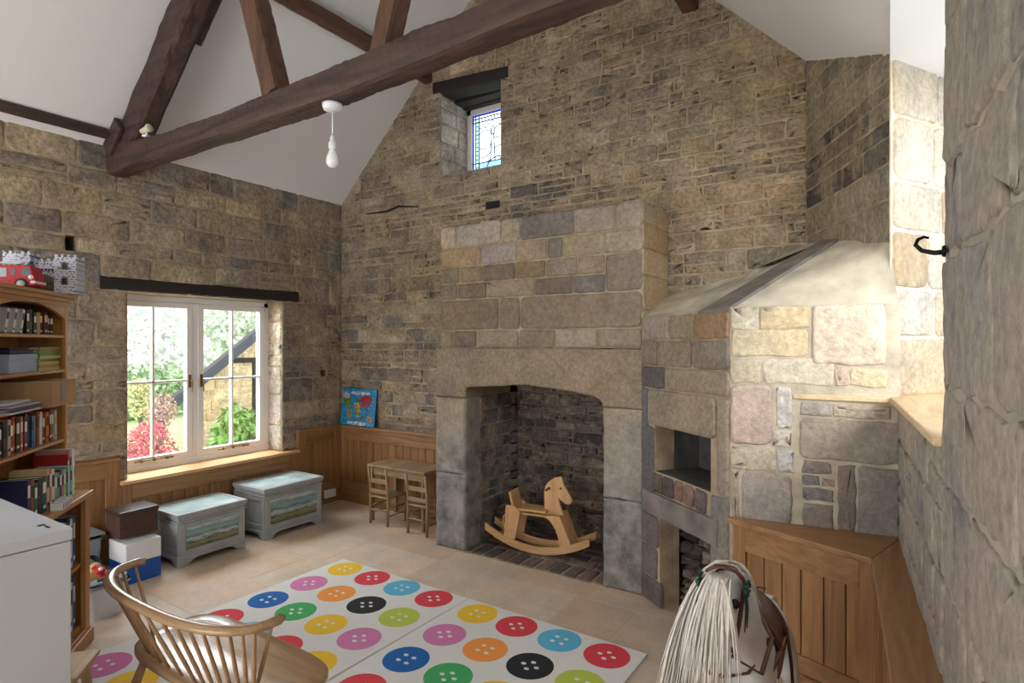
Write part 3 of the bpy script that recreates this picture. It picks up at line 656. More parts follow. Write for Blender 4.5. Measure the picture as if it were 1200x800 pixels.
# ------------------------------------------------------------------ garden window
w1 = bpy.data.objects.new('window_1', None); C.objects.link(w1); struct(w1)
XF = -5.10
mb = MB(); mb.box(XF-.07, XF, 2.04, 2.09, .62, 2.03); mb.box(XF-.07, XF, 3.415, 3.475, .62, 2.03); mb.box(XF-.07, XF, 2.04, 3.475, 1.985, 2.04); mb.box(XF-.075, XF+.01, 2.04, 3.475, .60, .655); mb.box(XF-.07, XF, 2.725, 2.775, .62, 2.0)
obj('window_frame', mb, M['white'], w1, bevel=.004)
for ya, yb, hy in ((2.09, 2.725, 2.70), (2.775, 3.415, 2.80)):
    mb = MB(); x0, x1 = XF-.05, XF+.008
    mb.box(x0, x1, ya, ya+.048, .655, 1.985); mb.box(x0, x1, yb-.048, yb, .655, 1.985); mb.box(x0, x1, ya+.04, yb-.04, 1.94, 1.985); mb.box(x0, x1, ya+.04, yb-.04, .655, .71)
    ym = (ya+yb)/2; mb.box(x0+.01, x1-.006, ym-.009, ym+.009, .7, 1.95); mb.box(x0+.01, x1-.006, ya+.04, yb-.04, 1.312, 1.33)
    sash = obj('casement', mb, M['white'], w1, bevel=.003)
    obj('glass_pane', MB().box(XF-.03, XF-.026, ya+.04, yb-.04, .7, 1.95), M['glass'], sash)
    mb = MB().mat(M['brass']); mb.box(x1, x1+.008, hy-.011, hy+.011, 1.26, 1.37); mb.tube([(x1+.01, hy, 1.32), (x1+.035, hy, 1.32), (x1+.04, hy, 1.30), (x1+.035, hy+.005, 1.22)], [.007, .007, .006, .005], 8)
    obj('latch', mb, parent=sash)
    mb = MB().mat(M['brass']); mb.tube([(x1+.012, ym-.15, .685), (x1+.016, ym, .69), (x1+.012, ym+.15, .686)], [.006, .005, .007], 8)
    for yy in (-.1, .0, .1): mb.box(x1, x1+.02, ym+yy-.008, ym+yy+.008, .675, .695)
    obj('casement_stay', mb, parent=sash)
mb = MB(); mb.prism([(XF-.02, 2.09), (XL+.004, 2.09), (XL+.004, 2.05), (XL+.08, 2.05), (XL+.08, 3.615), (XL+.004, 3.615), (XL+.004, 3.47), (XF-.02, 3.47)], (0, 0, .578), (1, 0, 0), (0, 1, 0), Z, .026)
tag(obj('window_sill', mb, M['plyY'], bevel=.004), 'long oak sill board below the white garden window', 'window sill')
def rough_beam(name, mat, secs, label, cat, jit=.006, n=70, seed=1, group=None):
    """hewn timber: secs = list of (centre, half-width vec, half-height vec); interpolated, edges wobbled"""
    vs = []; rings = []
    K_ = 5
    for i in range(n+1):
        t = i/n*(len(secs)-1); k = min(int(t), len(secs)-2); f = t-k
        c = Vector(secs[k][0]).lerp(Vector(secs[k+1][0]), f); w = Vector(secs[k][1]).lerp(Vector(secs[k+1][1]), f); h = Vector(secs[k][2]).lerp(Vector(secs[k+1][2]), f)
        for s in range(4):
            cs = [(-1, -1), (1, -1), (1, 1), (-1, 1)]; a = cs[s]; b = cs[(s+1) % 4]
            for q in range(K_):
                g = q/K_; x = a[0]+(b[0]-a[0])*g; y = a[1]+(b[1]-a[1])*g
                r = 1-.05*max(0, abs(x)+abs(y)-1.55)/.45*2
                p = c+w*(x*r)+h*(y*r); no = .7*noise.noise(Vector((p.x*2.5+seed, p.y*7, p.z*4)))+.45*noise.noise(Vector((p.x*5, p.y*38+seed, p.z*38)))+.22*noise.noise(Vector((p.x*33, p.y*20+seed, p.z*20)))
                vs.append(p+(w.normalized()*x+h.normalized()*y)*no*jit)
    m = 4*K_; fs = [(i*m+k, i*m+(k+1) % m, (i+1)*m+(k+1) % m, (i+1)*m+k) for i in range(n) for k in range(m)]
    fs += [tuple(range(m))[::-1], tuple(range(n*m, (n+1)*m))]
    mb = MB(); mb.add(vs, fs); mb.col = (1, 1, 1)
    return tag(obj(name, mb, mat), label, cat, group)
rough_beam('timber_lintel', M['black_oak'], [((XL-.09, 1.935, 2.094), (.105, 0, 0), (0, 0, .054)), ((XL-.09, 3.645, 2.096), (.105, 0, 0), (0, 0, .055))], 'long black timber lintel over the garden window', 'lintel', .003, 30)
rough_beam('timber_lintel', M['black_oak'], [((-3.606, YG+.09, 4.038), (0, .105, 0), (0, 0, .068)), ((-2.76, YG+.09, 3.985), (0, .105, 0), (0, 0, .05))], 'short dark timber lintel over the small stained glass window', 'lintel', .003, 20)
mb = MB(); mb.box(-3.515, -2.845, YG+.205, YG+.32, 3.94, 4.026); mb.box(-3.515, -2.845, YG+.325, YG+.39, 3.93, 4.026); mb.box(-3.515, -2.845, YG+.39, YG+.49, 3.952, 4.026)
struct(obj('trim_6', mb, M['black_oak'], bevel=.004))

# ---- stained glass window
w2 = bpy.data.objects.new('window_2', None); C.objects.link(w2); struct(w2)
yw = YG+.40
mb = MB(); mb.box(-3.52, -3.465, yw, yw+.05, 3.2, 3.95); mb.box(-2.9, -2.84, yw, yw+.05, 3.2, 3.95); mb.box(-3.52, -2.84, yw, yw+.05, 3.885, 3.95); mb.box(-3.52, -2.84, yw, yw+.05, 3.2, 3.25)
obj('window_frame', mb, M['white'], w2, bevel=.005)
sg = MB(); x0, x1, z0, z1 = -3.465, -2.9, 3.25, 3.885; yg = yw+.03
def gl(name, c): 
    if name not in M: M[name] = glassmat(name, c, .03)
    return M[name]
sg.mat(gl('blue glass', (.04, .12, .6)))
for a in ((x0, x0+.014, z0, z1), (x1-.014, x1, z0, z1), (x0, x1, z1-.014, z1), (x0, x1, z0, z0+.014)): sg.box(a[0], a[1], yg, yg+.004, a[2], a[3])
sg.mat(gl('milky glass', (.94, .97, 1.0)))
for a in ((x0+.014, x0+.035, z0, z1), (x1-.035, x1-.014, z0, z1), (x0+.035, x1-.035, z1-.035, z1-.014), (x0+.035, x1-.035, z0+.014, z0+.035)): sg.box(a[0], a[1], yg, yg+.004, a[2], a[3])
sg.mat(gl('pale green glass', (.55, .8, .7)))
for k in range(14):
    z = z0+.035+k*.0405; sg.mat(gl('pale green glass', (.5, .78, .66)) if k % 2 else gl('pale blue glass', (.6, .82, .95))); sg.box(x0+.037, x0+.075, yg, yg+.004, z, z+.038); sg.box(x1-.075, x1-.037, yg, yg+.004, z, z+.038)
sg.mat(gl('milky glass', (.94, .97, 1.0))); sg.box(x0+.078, x1-.078, yg, yg+.004, z0+.16, z1-.038)
sg.mat(gl('sea glass', (.45, .62, .85))); sg.box(x0+.078, x1-.078, yg, yg+.004, z0+.037, z0+.158)
obj('glass_pane', sg, parent=w2)
ld = MB()
def cam(*pts, r=.0055): ld.tube([(p[0], yg-.002, p[1]) for p in pts], r, 6)
for x in (x0+.036, x0+.077, x1-.077, x1-.036): cam((x, z0), (x, z1))
for z in (z1-.037, z0+.036, z0+.159, z1-.075): cam((x0, z), (x1, z))
for k in range(1, 14): cam((x0+.036, z0+.036+k*.0405), (x0+.077, z0+.036+k*.0405), r=.0045)
for k in range(1, 12): cam((x0+.08+k*.036, z1-.037), (x0+.08+k*.036, z1-.075), r=.0045)
bx = x0+.24; cam((bx-.028, z0+.16), (bx-.012, z0+.42)); cam((bx+.028, z0+.16), (bx+.012, z0+.42)); cam((bx-.02, z0+.42), (bx+.02, z0+.42), (bx+.02, z0+.47), (bx, z0+.5), (bx-.02, z0+.47), (bx-.02, z0+.42)); cam((bx-.06, z0+.16), (bx+.06, z0+.2), (bx+.1, z0+.16))
rr = random.Random(4)
for a, b in (((x0+.078, z0+.3), (bx-.015, z0+.33)), ((x0+.078, z0+.44), (bx-.02, z0+.45)), ((bx+.018, z0+.28), (x1-.078, z0+.4)), ((bx+.018, z0+.38), (x1-.078, z0+.3)), ((bx+.02, z0+.47), (x1-.078, z0+.5)), ((x0+.078, z0+.5), (bx, z0+.55)), ((bx, z0+.55), (x1-.078, z0+.46)), ((x0+.078, z0+.22), (bx-.02, z0+.25)), ((x0+.1, z0+.04), (bx-.04, z0+.16)), ((bx+.06, z0+.2), (x1-.078, z0+.08))):
    m = ((a[0]+b[0])/2, (a[1]+b[1])/2+rr.choice([-.03, .03])); cam(a, m, b, r=.0045)
obj('lead_cames', ld, M['iron'], w2)

# ------------------------------------------------------------------ roof truss
def vec(*a): return Vector(a)
hw = (0, .075, 0)
TB = [(-4.90, 2.05, 2.895, 3.11), (-4.3, 2.05, 2.905, 3.07), (-3.6, 2.05, 2.905, 3.045), (-2.9, 2.05, 2.90, 3.052), (-2.4, 2.05, 2.90, 3.06), (-1.75, 2.05, 2.925, 3.075), (-1.2, 2.05, 2.955, 3.10), (-.5, 2.05, 2.96, 3.12), (.1, 2.05, 2.95, 3.12)]
rough_beam('tie_beam', M['darkX'], [((x, y, (a+b)/2), (0, .075, 0), (0, 0, (b-a)/2)) for x, y, a, b in TB], 'massive hewn dark oak tie beam crossing the room', 'beam', .014, 300, 3)
def raft(name, mat, a, b, wy, hh, label, seed=1, jit=.006, cat='beam', up=None):
    a = Vector(a); b = Vector(b); d = (b-a).normalized(); s = Vector((0, 1, 0)) if abs(d.y) < .7 else Vector((1, 0, 0)); h = s.cross(d).normalized()
    if up: h = Vector(up)
    return rough_beam(name, mat, [(a, s*wy, h*hh), (b, s*wy, h*hh)], label, cat, jit, 50, seed)
nl = Vector((.688, 0, -.725))     # below the left slope
def onL(x, off, y): return Vector((x, y, roofL(x)))+nl*off
pr = raft('principal_rafter', M['darkX'], onL(-4.86, .135, 2.06), onL(-2.5, .135, 2.06), .075, .12, 'dark principal rafter rising from the left end of the tie beam', 5, .01)
raft('principal_rafter', M['darkX'], (-.16, 2.06, roofR(-.16)-.19), (-2.24, 2.06, roofR(-2.24)-.19), .075, .11, 'dark principal rafter on the right roof slope', 6, .01)
raft('packing_block', M['darkX'], onL(-4.87, .07, 1.965), onL(-4.70, .07, 1.965), .022, .065, 'dark upright packing piece beside the foot of the rafter', 8, .003)
raft('timber_cleat', M['darkX'], onL(-4.12, .10, 2.172), onL(-3.80, .10, 2.172), .032, .09, 'dark notched cleat fixed to the far side of the principal rafter', 12, .003)
raft('roof_strut', M['brownZ'], (-2.93, 2.05, 3.05), (-3.42, 2.05, 4.42), .062, .068, 'slanting brown strut standing on the middle of the tie beam', 9, .004)
raft('roof_strut', M['brownZ'], (-2.09, 2.05, 3.05), (-1.62, 2.05, 4.50), .055, .055, 'short brown strut leaning right behind the tie beam', 14, .004)
raft('purlin', M['brownY'], onL(-3.72, .075, 2.22), onL(-3.72, .075, YG-.0), .05, .055, 'brown purlin high on the left slope behind the tie beam', 15, .004)
raft('purlin', M['darkY'], onL(-4.80, .02, -2.6), onL(-4.80, .02, 1.94), .025, .035, 'thin dark timber along the foot of the left ceiling slope', 16, .002)
raft('purlin', M['brownY'], (-1.2, 2.15, roofR(-1.2)-.15), (-1.2, YG, roofR(-1.2)-.15), .06, .06, 'brown purlin on the right slope meeting the gable', 18, .004)
# stub lamp on the beam
sl = thing('spotlight', 'little cream clip spotlight sitting on the left end of the tie beam', 'light', (-4.33, 2.0, 3.075), .3)
mb = MB(); mb.tube([(0, 0, .0), (0, 0, .035)], .008, 8); mb.box(-.02, .02, -.02, .02, 0, .012); obj('base', mb, M['white_plastic'], sl)
mb = MB(); m = Matrix.Translation((0, 0, .055)) @ Matrix.Rotation(1.25, 4, 'Y'); mb.lathe([(.012, -.05), (.018, -.045), (.020, 0), (.028, .02), (.028, .03)], seg=16, m=m); obj('lamp_head', mb, col(214, 206, 182), sl)
# pendant
pd = thing('pendant_lamp', 'bare bulb in a white holder hanging from the tie beam', 'lamp', (-2.45, 2.04, 2.60))
mb = MB(); mb.lathe([(.052, .297), (.052, .285), (.046, .268), (.03, .262)], seg=28); obj('ceiling_rose', mb, M['white_plastic'], pd)
mb = MB(); mb.tube([(0, 0, .27), (.001, 0, .12)], .0035, 8); obj('flex', mb, M['white_plastic'], pd)
mb = MB(); mb.lathe([(.007, .135), (.012, .122), (.014, .10), (.020, .097), (.020, .068), (.017, .06)], seg=20); obj('lamp_holder', mb, M['white_plastic'], pd)
mb = MB(); mb.lathe([(.013, .066), (.015, .055), (.022, .04), (.03, .02), (.033, .0), (.03, -.018), (.02, -.03), (.008, -.035), (.001, -.0355)], seg=24)
bulb = plain('frosted bulb glass', (238, 240, 242), .25); obj('bulb', mb, bulb, pd)

# hook on the right wall
FH = Frame(R0, RW, Z, NR); ht = 1.30; mb = MB()
mb.lathe([(.0, 0), (.016, .0), (.014, .006), (.0, .008)], seg=14, m=Matrix.Translation(FH(ht+.045, 1.885, .008)) @ NR.to_track_quat('Z', 'Y').to_matrix().to_4x4())
pts = [FH(ht+.045, 1.885, .01), FH(ht+.03, 1.887, .025), FH(ht, 1.890, .035), FH(ht-.03, 1.90, .045), FH(ht-.045, 1.915, .045), FH(ht-.04, 1.930, .043), FH(ht-.02, 1.934, .038), FH(ht-.012, 1.928, .034)]
pts = [FH(ht+.04, 1.883, .006), FH(ht+.03, 1.884, .03), FH(ht+.02, 1.893, .055), FH(ht+.012, 1.91, .068), FH(ht+.004, 1.925, .062), FH(ht, 1.932, .048), FH(ht, 1.928, .037)]
mb.tube(pts, [.007, .0065, .006, .0055, .005, .004, .0035], 10)
tag(obj('wall_hook', mb, M['iron']), 'black iron hook on the near right stone wall', 'hook')

# socket
so = thing('wall_socket', 'white double socket low on the panelling beside the right chest', 'socket', (XL+.062, 3.985, .10))
mb = MB(); mb.box(-.004, .008, -.072, .072, -.042, .042); obj('face_plate', mb, M['white_plastic'], so, bevel=.003)
for y in (-.035, .035):
    mb = MB(); mb.box(.008, .012, y-.008, y+.008, .008, .028); obj('switch', mb, M['white'], so, bevel=.001)

# ------------------------------------------------------------------ garden outside
def cloud_leaves(name, mat, c, rad, n, size, seed, label, cat, group=None, core=None, lean=None):
    rnd = random.Random(seed); mb = MB(); mb.mat(mat)
    for i in range(n):
        while True:
            p = Vector((rnd.uniform(-1, 1), rnd.uniform(-1, 1), rnd.uniform(-1, 1)))
            if .25 < p.length < 1: break
        q = Vector((c[0]+p.x*rad[0], c[1]+p.y*rad[1], c[2]+p.z*rad[2])); q += Vector((noise.noise(q*1.7), noise.noise(q*1.9+Vector((9, 0, 0))), noise.noise(q*1.5)))*.3*min(rad)
        a = Vector((rnd.uniform(-1, 1), rnd.uniform(-1, 1), rnd.uniform(-1, 1))).normalized(); b = a.orthogonal().normalized(); s = size*rnd.uniform(.6, 1.3); k = rnd.uniform(.65, 1.25)
        mb.add([q-a*s, q+b*s*.45, q+a*s, q-b*s*.45], [(0, 1, 2, 3)], (k, k*rnd.uniform(.9, 1.1), k))
    if core:
        mb.mat(core); base = Vector((c[0], c[1], max(-1.0, c[2]-rad[2]*1.4)))
        for i in range(7):
            e = Vector((c[0]+rnd.uniform(-.7, .7)*rad[0], c[1]+rnd.uniform(-.7, .7)*rad[1], c[2]+rnd.uniform(.1, .8)*rad[2])); mb.tube([base, base.lerp(e, .5)+Vector((0, 0, .1)), e], [.03, .02, .008], 6)
    return tag(obj(name, mb), label, cat, group)
def leaf(name, c, v=.2):
    m, nt, b = newmat(name); L = nt.links
    at = N(nt, 'ShaderNodeAttribute', attribute_name='Col'); vm = N(nt, 'ShaderNodeVectorMath', operation='MULTIPLY'); vm.inputs[1].default_value = lin(c)
    L.new(at.outputs['Color'], vm.inputs[0]); L.new(vm.outputs[0], b.inputs['Base Color']); b.inputs['Roughness'].default_value = .6
    tr = b.inputs.get('Transmission Weight'); return m
mb = MB(); mb.box(-80, -5.35, -30, 70, -1.1, -1.0); struct(obj('ground', mb, plain('lawn grass', (176, 194, 140), .9, var=.1, vscale=2)))
bark = plain('grey bark', (128, 122, 118), .9)
BX = -12.0
bn = thing('stone_barn', 'honey stone barn with dark roof edge seen through the garden window', 'building', (BX-2, 8.5, -1)); BNO = Vector((-(BX-2), -8.5, 1))
zr = lambda y: .63+(y-6.24)*.765
mb = MB().mat(plain('barn mortar', (206, 184, 148), .9)); pg_ = [(6.24, -1.0), (9.0, -1.0), (13.5, -1.0), (13.5, zr(9.9)-2.75), (9.9, zr(9.9)), (6.24, zr(6.24))]
BD = (-.83, .558, 0); mb.prism([(6.24, -1.0), (13.5, -1.0), (13.5, zr(6.3)), (9.9, zr(9.9)), (6.24, zr(6.24))], (BX, 0, 0), (0, 1, 0), Z, BD, 6.0)
F = Frame((BX, 0, 0), (0, 1, 0), Z, (1, 0, 0)); mb.mat(M['stone'])
courses(mb, F, 6.24, 9.2, -1.0, 2.6, (.16, .26), (.3, .7), P((222, 196, 150), (210, 182, 138), (228, 206, 166), (206, 180, 144)), [(7.75, 8.3, -.2, 1.25)], keep=lambda u, v: v < zr(u)-.12, rnd=random.Random(2), h=.015, gap=.02)
obj('barn_wall', shift(mb, BNO), parent=bn)
mb = MB(); mb.mat(plain('dark roof edge', (62, 66, 76), .7)); 
a = (BX+.15, 5.95, zr(5.95)+.05); b = (BX+.15, 9.95, zr(9.95)+.05); mb.beam(a, b, .3, .14); mb.mat(plain('stone roof slates', (120, 118, 116), .9, bump=.5, bscale=6))
mb.prism([(0, 0), (0, .1), (5.05, .1), (5.05, 0)], (BX+.2, 5.9, zr(5.9)+.1), (0, .794, .607), (0, -.607, .794), BD, 6.4)
mb.prism([(0, 0), (0, .1), (5.05, .1), (5.05, 0)], (BX+.2, 13.9, zr(5.9)+.1), (0, -.794, .607), (0, .607, .794), BD, 6.4)
obj('barn_roof', shift(mb, BNO), parent=bn)
mb = MB(); mb.box(BX-.06, BX+.03, 7.75, 8.3, -.2, 1.2); obj('barn_doorway', shift(mb, BNO), M['soot_and_shade'], bn)  # black box stands in for the dark doorway opening
mb = MB(); mb.box(BX+.0, BX+.05, 7.3, 8.6, 1.2, 1.31); obj('door_lintel', shift(mb, BNO), M['black_oak'], bn)
Lf = leaf  # leaf colours below are lightened to paint in the garden haze
cloud_leaves('acer_shrub', Lf('crimson leaf', (226, 132, 142)), (-11.3, 5.28, -.45), (.42, .5, .68), 2200, .045, 1, 'crimson leaved shrub growing by the barn corner', 'shrub', core=bark)
cloud_leaves('laurel_shrub', Lf('bright green leaf', (134, 172, 96)), (-7.0, 4.32, .40), (.36, .36, .5), 900, .06, 2, 'glossy green shrub just outside the right casement', 'shrub', core=bark)
cloud_leaves('climbing_shrub', Lf('russet leaf', (206, 172, 162)), (-11.45, 5.55, .35), (.22, .26, .34), 700, .035, 3, 'russet climber on the corner of the barn', 'shrub', core=bark)
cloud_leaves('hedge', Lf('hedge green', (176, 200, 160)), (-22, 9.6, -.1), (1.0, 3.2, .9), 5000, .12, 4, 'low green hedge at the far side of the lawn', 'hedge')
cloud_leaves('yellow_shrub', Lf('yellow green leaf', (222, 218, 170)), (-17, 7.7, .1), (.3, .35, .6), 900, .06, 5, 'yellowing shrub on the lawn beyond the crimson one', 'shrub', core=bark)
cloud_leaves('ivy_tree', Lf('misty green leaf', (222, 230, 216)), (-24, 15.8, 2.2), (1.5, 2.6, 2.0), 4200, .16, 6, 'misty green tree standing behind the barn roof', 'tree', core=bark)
def bare_tree(c, h, seed, label):
    rnd = random.Random(seed); mb = MB()
    def br(p, d, L, r, k):
        q = p+d*L; m_ = p.lerp(q, .5)+Vector((rnd.uniform(-1, 1), rnd.uniform(-1, 1), 0))*L*.06
        mb.tube([p, m_, q], [r, r*.85, r*.68], 5, caps=False)
        if k == 0: return
        for i in range(rnd.choice([2, 3, 3])):
            e = (d+Vector((rnd.uniform(-1, 1), rnd.uniform(-1, 1), rnd.uniform(-.35, .6)))*.75).normalized(); br(q if i else m_, e, L*rnd.uniform(.62, .85), r*.6, k-1)
    br(Vector(c), Vector((0, 0, 1)), h*.26, h*.02, 6)
    return tag(obj('bare_tree', mb, plain('misty bark %d' % seed, (200, 200, 204), .9)), label, 'tree')  # bark paled so the mist sits in its colour
bare_tree((-30, 13.5, -1), 10, 1, 'bare grey tree rising behind the left casement')
bare_tree((-28, 20.0, -1), 11, 2, 'bare grey tree with spreading twigs above the barn roof')
bare_tree((-34, 27.0, -1), 12, 5, 'tall bare tree beyond the right end of the barn')
cloud_leaves('woodland', Lf('distant wood', (238, 240, 240)), (-52, 26, 3.5), (4, 26, 6.5), 9000, .42, 8, 'pale misty woodland on the skyline', 'woodland')['kind'] = 'stuff'  # near-white leaves, distance mist painted into the colour

# ------------------------------------------------------------------ rugs with printed buttons
BC = dict(yellow=(236, 190, 44), red=(214, 62, 76), sky=(92, 178, 214), pink=(208, 124, 172), orange=(240, 150, 66), black=(28, 28, 34), lime=(180, 198, 76), blue=(10, 96, 172), green=(64, 168, 96), magenta=(198, 106, 158))
def rug(label, x0, x1, y0, y1, rz, rows):
    t = MB(); t.mat(M['rug']); cx, cy = (x0+x1)/2, (y0+y1)/2; hx, hy = (x1-x0)/2, (y1-y0)/2
    t.box(-hx, hx, -hy, hy, 0.0006, .009)
    for ly, row in rows:
        for lx, c in row:
            px, py = lx-cx, ly-cy; t.mat(col(*BC[c], .9)); r = .122
            n = 28; holes = [(.030, .022), (-.030, .022), (-.030, -.022), (.030, -.022)] if (hash((c, 1)) and (c in ('black', 'green', 'pink', 'red'))) else [(.028, .028), (-.028, .028), (-.028, -.028), (.028, -.028)]
            if c in ('black', 'green', 'pink', 'red'): holes = [(.038, 0), (0, .034), (-.038, 0), (0, -.034)]
            pts = [(px+r*math.cos(2*PI*k/n), py+r*math.sin(2*PI*k/n)) for k in range(n)]
            t.prism(pts, (0, 0, .009), (1, 0, 0), (0, 1, 0), Z, .0006); t.mat(M['rug'])
            for hx_, hy_ in holes: t.prism([(px+hx_+.014*math.cos(2*PI*k/12), py+hy_+.011*math.sin(2*PI*k/12)) for k in range(12)], (0, 0, .0096), (1, 0, 0), (0, 1, 0), Z, .0006)
    o = obj('button_rug', t); o.location = (cx, cy, 0); o.rotation_euler = (0, 0, rz)
    tag(o, label, 'rug', 'button rugs laid side by side'); return o
def grid(x0, dx, y0, rows_):
    return [(y0-.305*i, [(x0+dx*j, c) for j, c in enumerate(r)]) for i, r in enumerate(rows_)]
rug('left one of the two white rugs printed with coloured buttons, under the spindle seat', -3.50, -2.292, 1.20, 2.985, math.radians(-1.5),
    grid(-3.332, .287, 2.86, [['yellow', 'red', 'sky', 'red'], ['pink', 'orange', 'black', 'lime'], ['blue', 'green', 'yellow', 'pink'], ['red', 'sky', 'red', 'yellow'], ['yellow', 'black', 'orange', 'green'], ['magenta', 'yellow', 'blue', 'red']]))
rug('right one of the two white rugs printed with coloured buttons, nearer the fireplace', -2.276, -1.085, 1.18, 2.965, math.radians(-.8),
    grid(-2.105, .283, 2.83, [['yellow', 'red', 'sky', 'red'], ['pink', 'orange', 'black', 'lime'], ['blue', 'green', 'yellow', 'pink'], ['red', 'sky', 'red', 'yellow'], ['yellow', 'black', 'orange', 'green'], ['pink', 'yellow', 'blue', 'red']]))

# ------------------------------------------------------------------ spindle back seat
ch = thing('spindle_seat', 'blond wooden spindle back seat with a curved rail standing on the left button rug', 'seat', (-2.17, 1.28, .0102), 0)
mb = MB(); hw_, fd, bd = .455, .21, .185      # half width, front, back
out = []
for k in range(48):
    a = 2*PI*k/48; c, s_ = math.cos(a), math.sin(a); e = .42
    out.append((math.copysign(abs(c)**e, c)*hw_*(1.0 if s_ > 0 else .90+.1*(1+s_)), math.copysign(abs(s_)**(.5), s_)*(fd if s_ > 0 else bd)))
vs = []; n = len(out)
for ins, z in ((.02, .39), (.0, .40), (.0, .415), (.012, .423), (.06, .421), (.15, .409)):
    for x, y in out: k = 1-ins/.35; vs.append((x*(1-ins/hw_), y*(1-ins/.2), z))
fs = [(r*n+i, r*n+(i+1) % n, (r+1)*n+(i+1) % n, (r+1)*n+i) for r in range(5) for i in range(n)]+[tuple(range(n))[::-1], tuple(range(5*n, 6*n))]
mb.smooth = True; mb.add(vs, fs); obj('seat', mb, M['elmX'], ch)
def bowp(t, z=.72):    # t in -1..1 around the back
    a = t*PI*.5; x = math.copysign(abs(math.sin(a))**.76, a)*.47; y = -.295+(1-abs(math.cos(a))**.8)*.205
    return Vector((x, y, z+.004*(1-abs(t))))
mb = MB(); pts = [bowp(-1+2*k/40) for k in range(41)]; pts = [pts[0]+Vector((.012, .02, -.002))]+pts+[pts[-1]+Vector((-.012, .02, -.002))]
mb.tube(pts, [.018]+[.021]*(len(pts)-2)+[.018], 14, flat=.72); obj('back_rail', mb, M['elmX'], ch)
ts = [-.97]+[-.82+1.64*i/16 for i in range(17)]+[.97]
for t in ts:
    p = bowp(t); q = Vector((p.x*.80, -.155+(p.y+.295)*.35, .418))
    if abs(t) >= .9: q.x = p.x*.72
    mb = MB(); m_ = p.lerp(q, .5); mb.tube([q, q.lerp(p, .3), m_, p.lerp(q, .15), p], [.005, .0075, .0075, .006, .005], 8); obj('spindle', mb, M['elmZ'], ch)
for sx, sy in ((-1, 1), (1, 1), (-1, -1), (1, -1)):
    mb = MB(); a = Vector((sx*.33, sy*.12, .40)); b = Vector((sx*.42, sy*(.20 if sy > 0 else .23), .0 if sy > 0 else -.0095)); mb.tube([a, a.lerp(b, .4), a.lerp(b, .8), b], [.014, .019, .016, .012], 12); obj('leg', mb, M['elmZ'], ch)
mb = MB()
for sx in (-1, 1): mb.tube([(sx*.385, .165, .16), (sx*.385, -.18, .16)], .010, 8)
mb.tube([(-.385, 0, .16), (.385, 0, .16)], [.010, .010], 8); obj('stretcher', mb, M['elmX'], ch)

# ------------------------------------------------------------------ painted chests
def painting(seed, sky, land):
    m, nt, b = newmat('painted landscape %d' % seed); L = nt.links; tc = N(nt, 'ShaderNodeTexCoord'); sp = N(nt, 'ShaderNodeSeparateXYZ'); L.new(tc.outputs['Generated'], sp.inputs[0])
    mp = N(nt, 'ShaderNodeMapping'); mp.inputs['Scale'].default_value = (1, 3, 8); mp.inputs['Location'].default_value = (seed, 0, 0); L.new(tc.outputs['Generated'], mp.inputs['Vector'])
    n = N(nt, 'ShaderNodeTexNoise', Scale=1.6, Detail=6.0, Distortion=.8); L.new(mp.outputs[0], n.inputs['Vector'])
    a = N(nt, 'ShaderNodeMath', operation='MULTIPLY_ADD'); L.new(n.outputs['Fac'], a.inputs[0]); a.inputs[1].default_value = .55; ad = N(nt, 'ShaderNodeMath', operation='SUBTRACT'); L.new(sp.outputs['Z'], ad.inputs[0]); ad.inputs[1].default_value = .28; L.new(ad.outputs[0], a.inputs[2])
    r = N(nt, 'ShaderNodeValToRGB'); L.new(a.outputs[0], r.inputs['Fac']); e = r.color_ramp.elements
    e[0].position = .0; e[0].color = (*lin((86, 92, 74)), 1); e[1].position = 1; e[1].color = (*lin((196, 212, 212)), 1)
    for p, c in ((.15, (132, 136, 100)), (.26, (150, 148, 110)), (.31, (44, 50, 48)), (.37, (160, 178, 178)), (.45, (184, 204, 204)), (.55, (98, 124, 128)), (.66, (150, 178, 184)), (.8, (120, 150, 158))):
        x = e.new(p); x.color = (*lin(c), 1)
    L.new(r.outputs['Color'], b.inputs['Base Color']); b.inputs['Roughness'].default_value = .35; return m
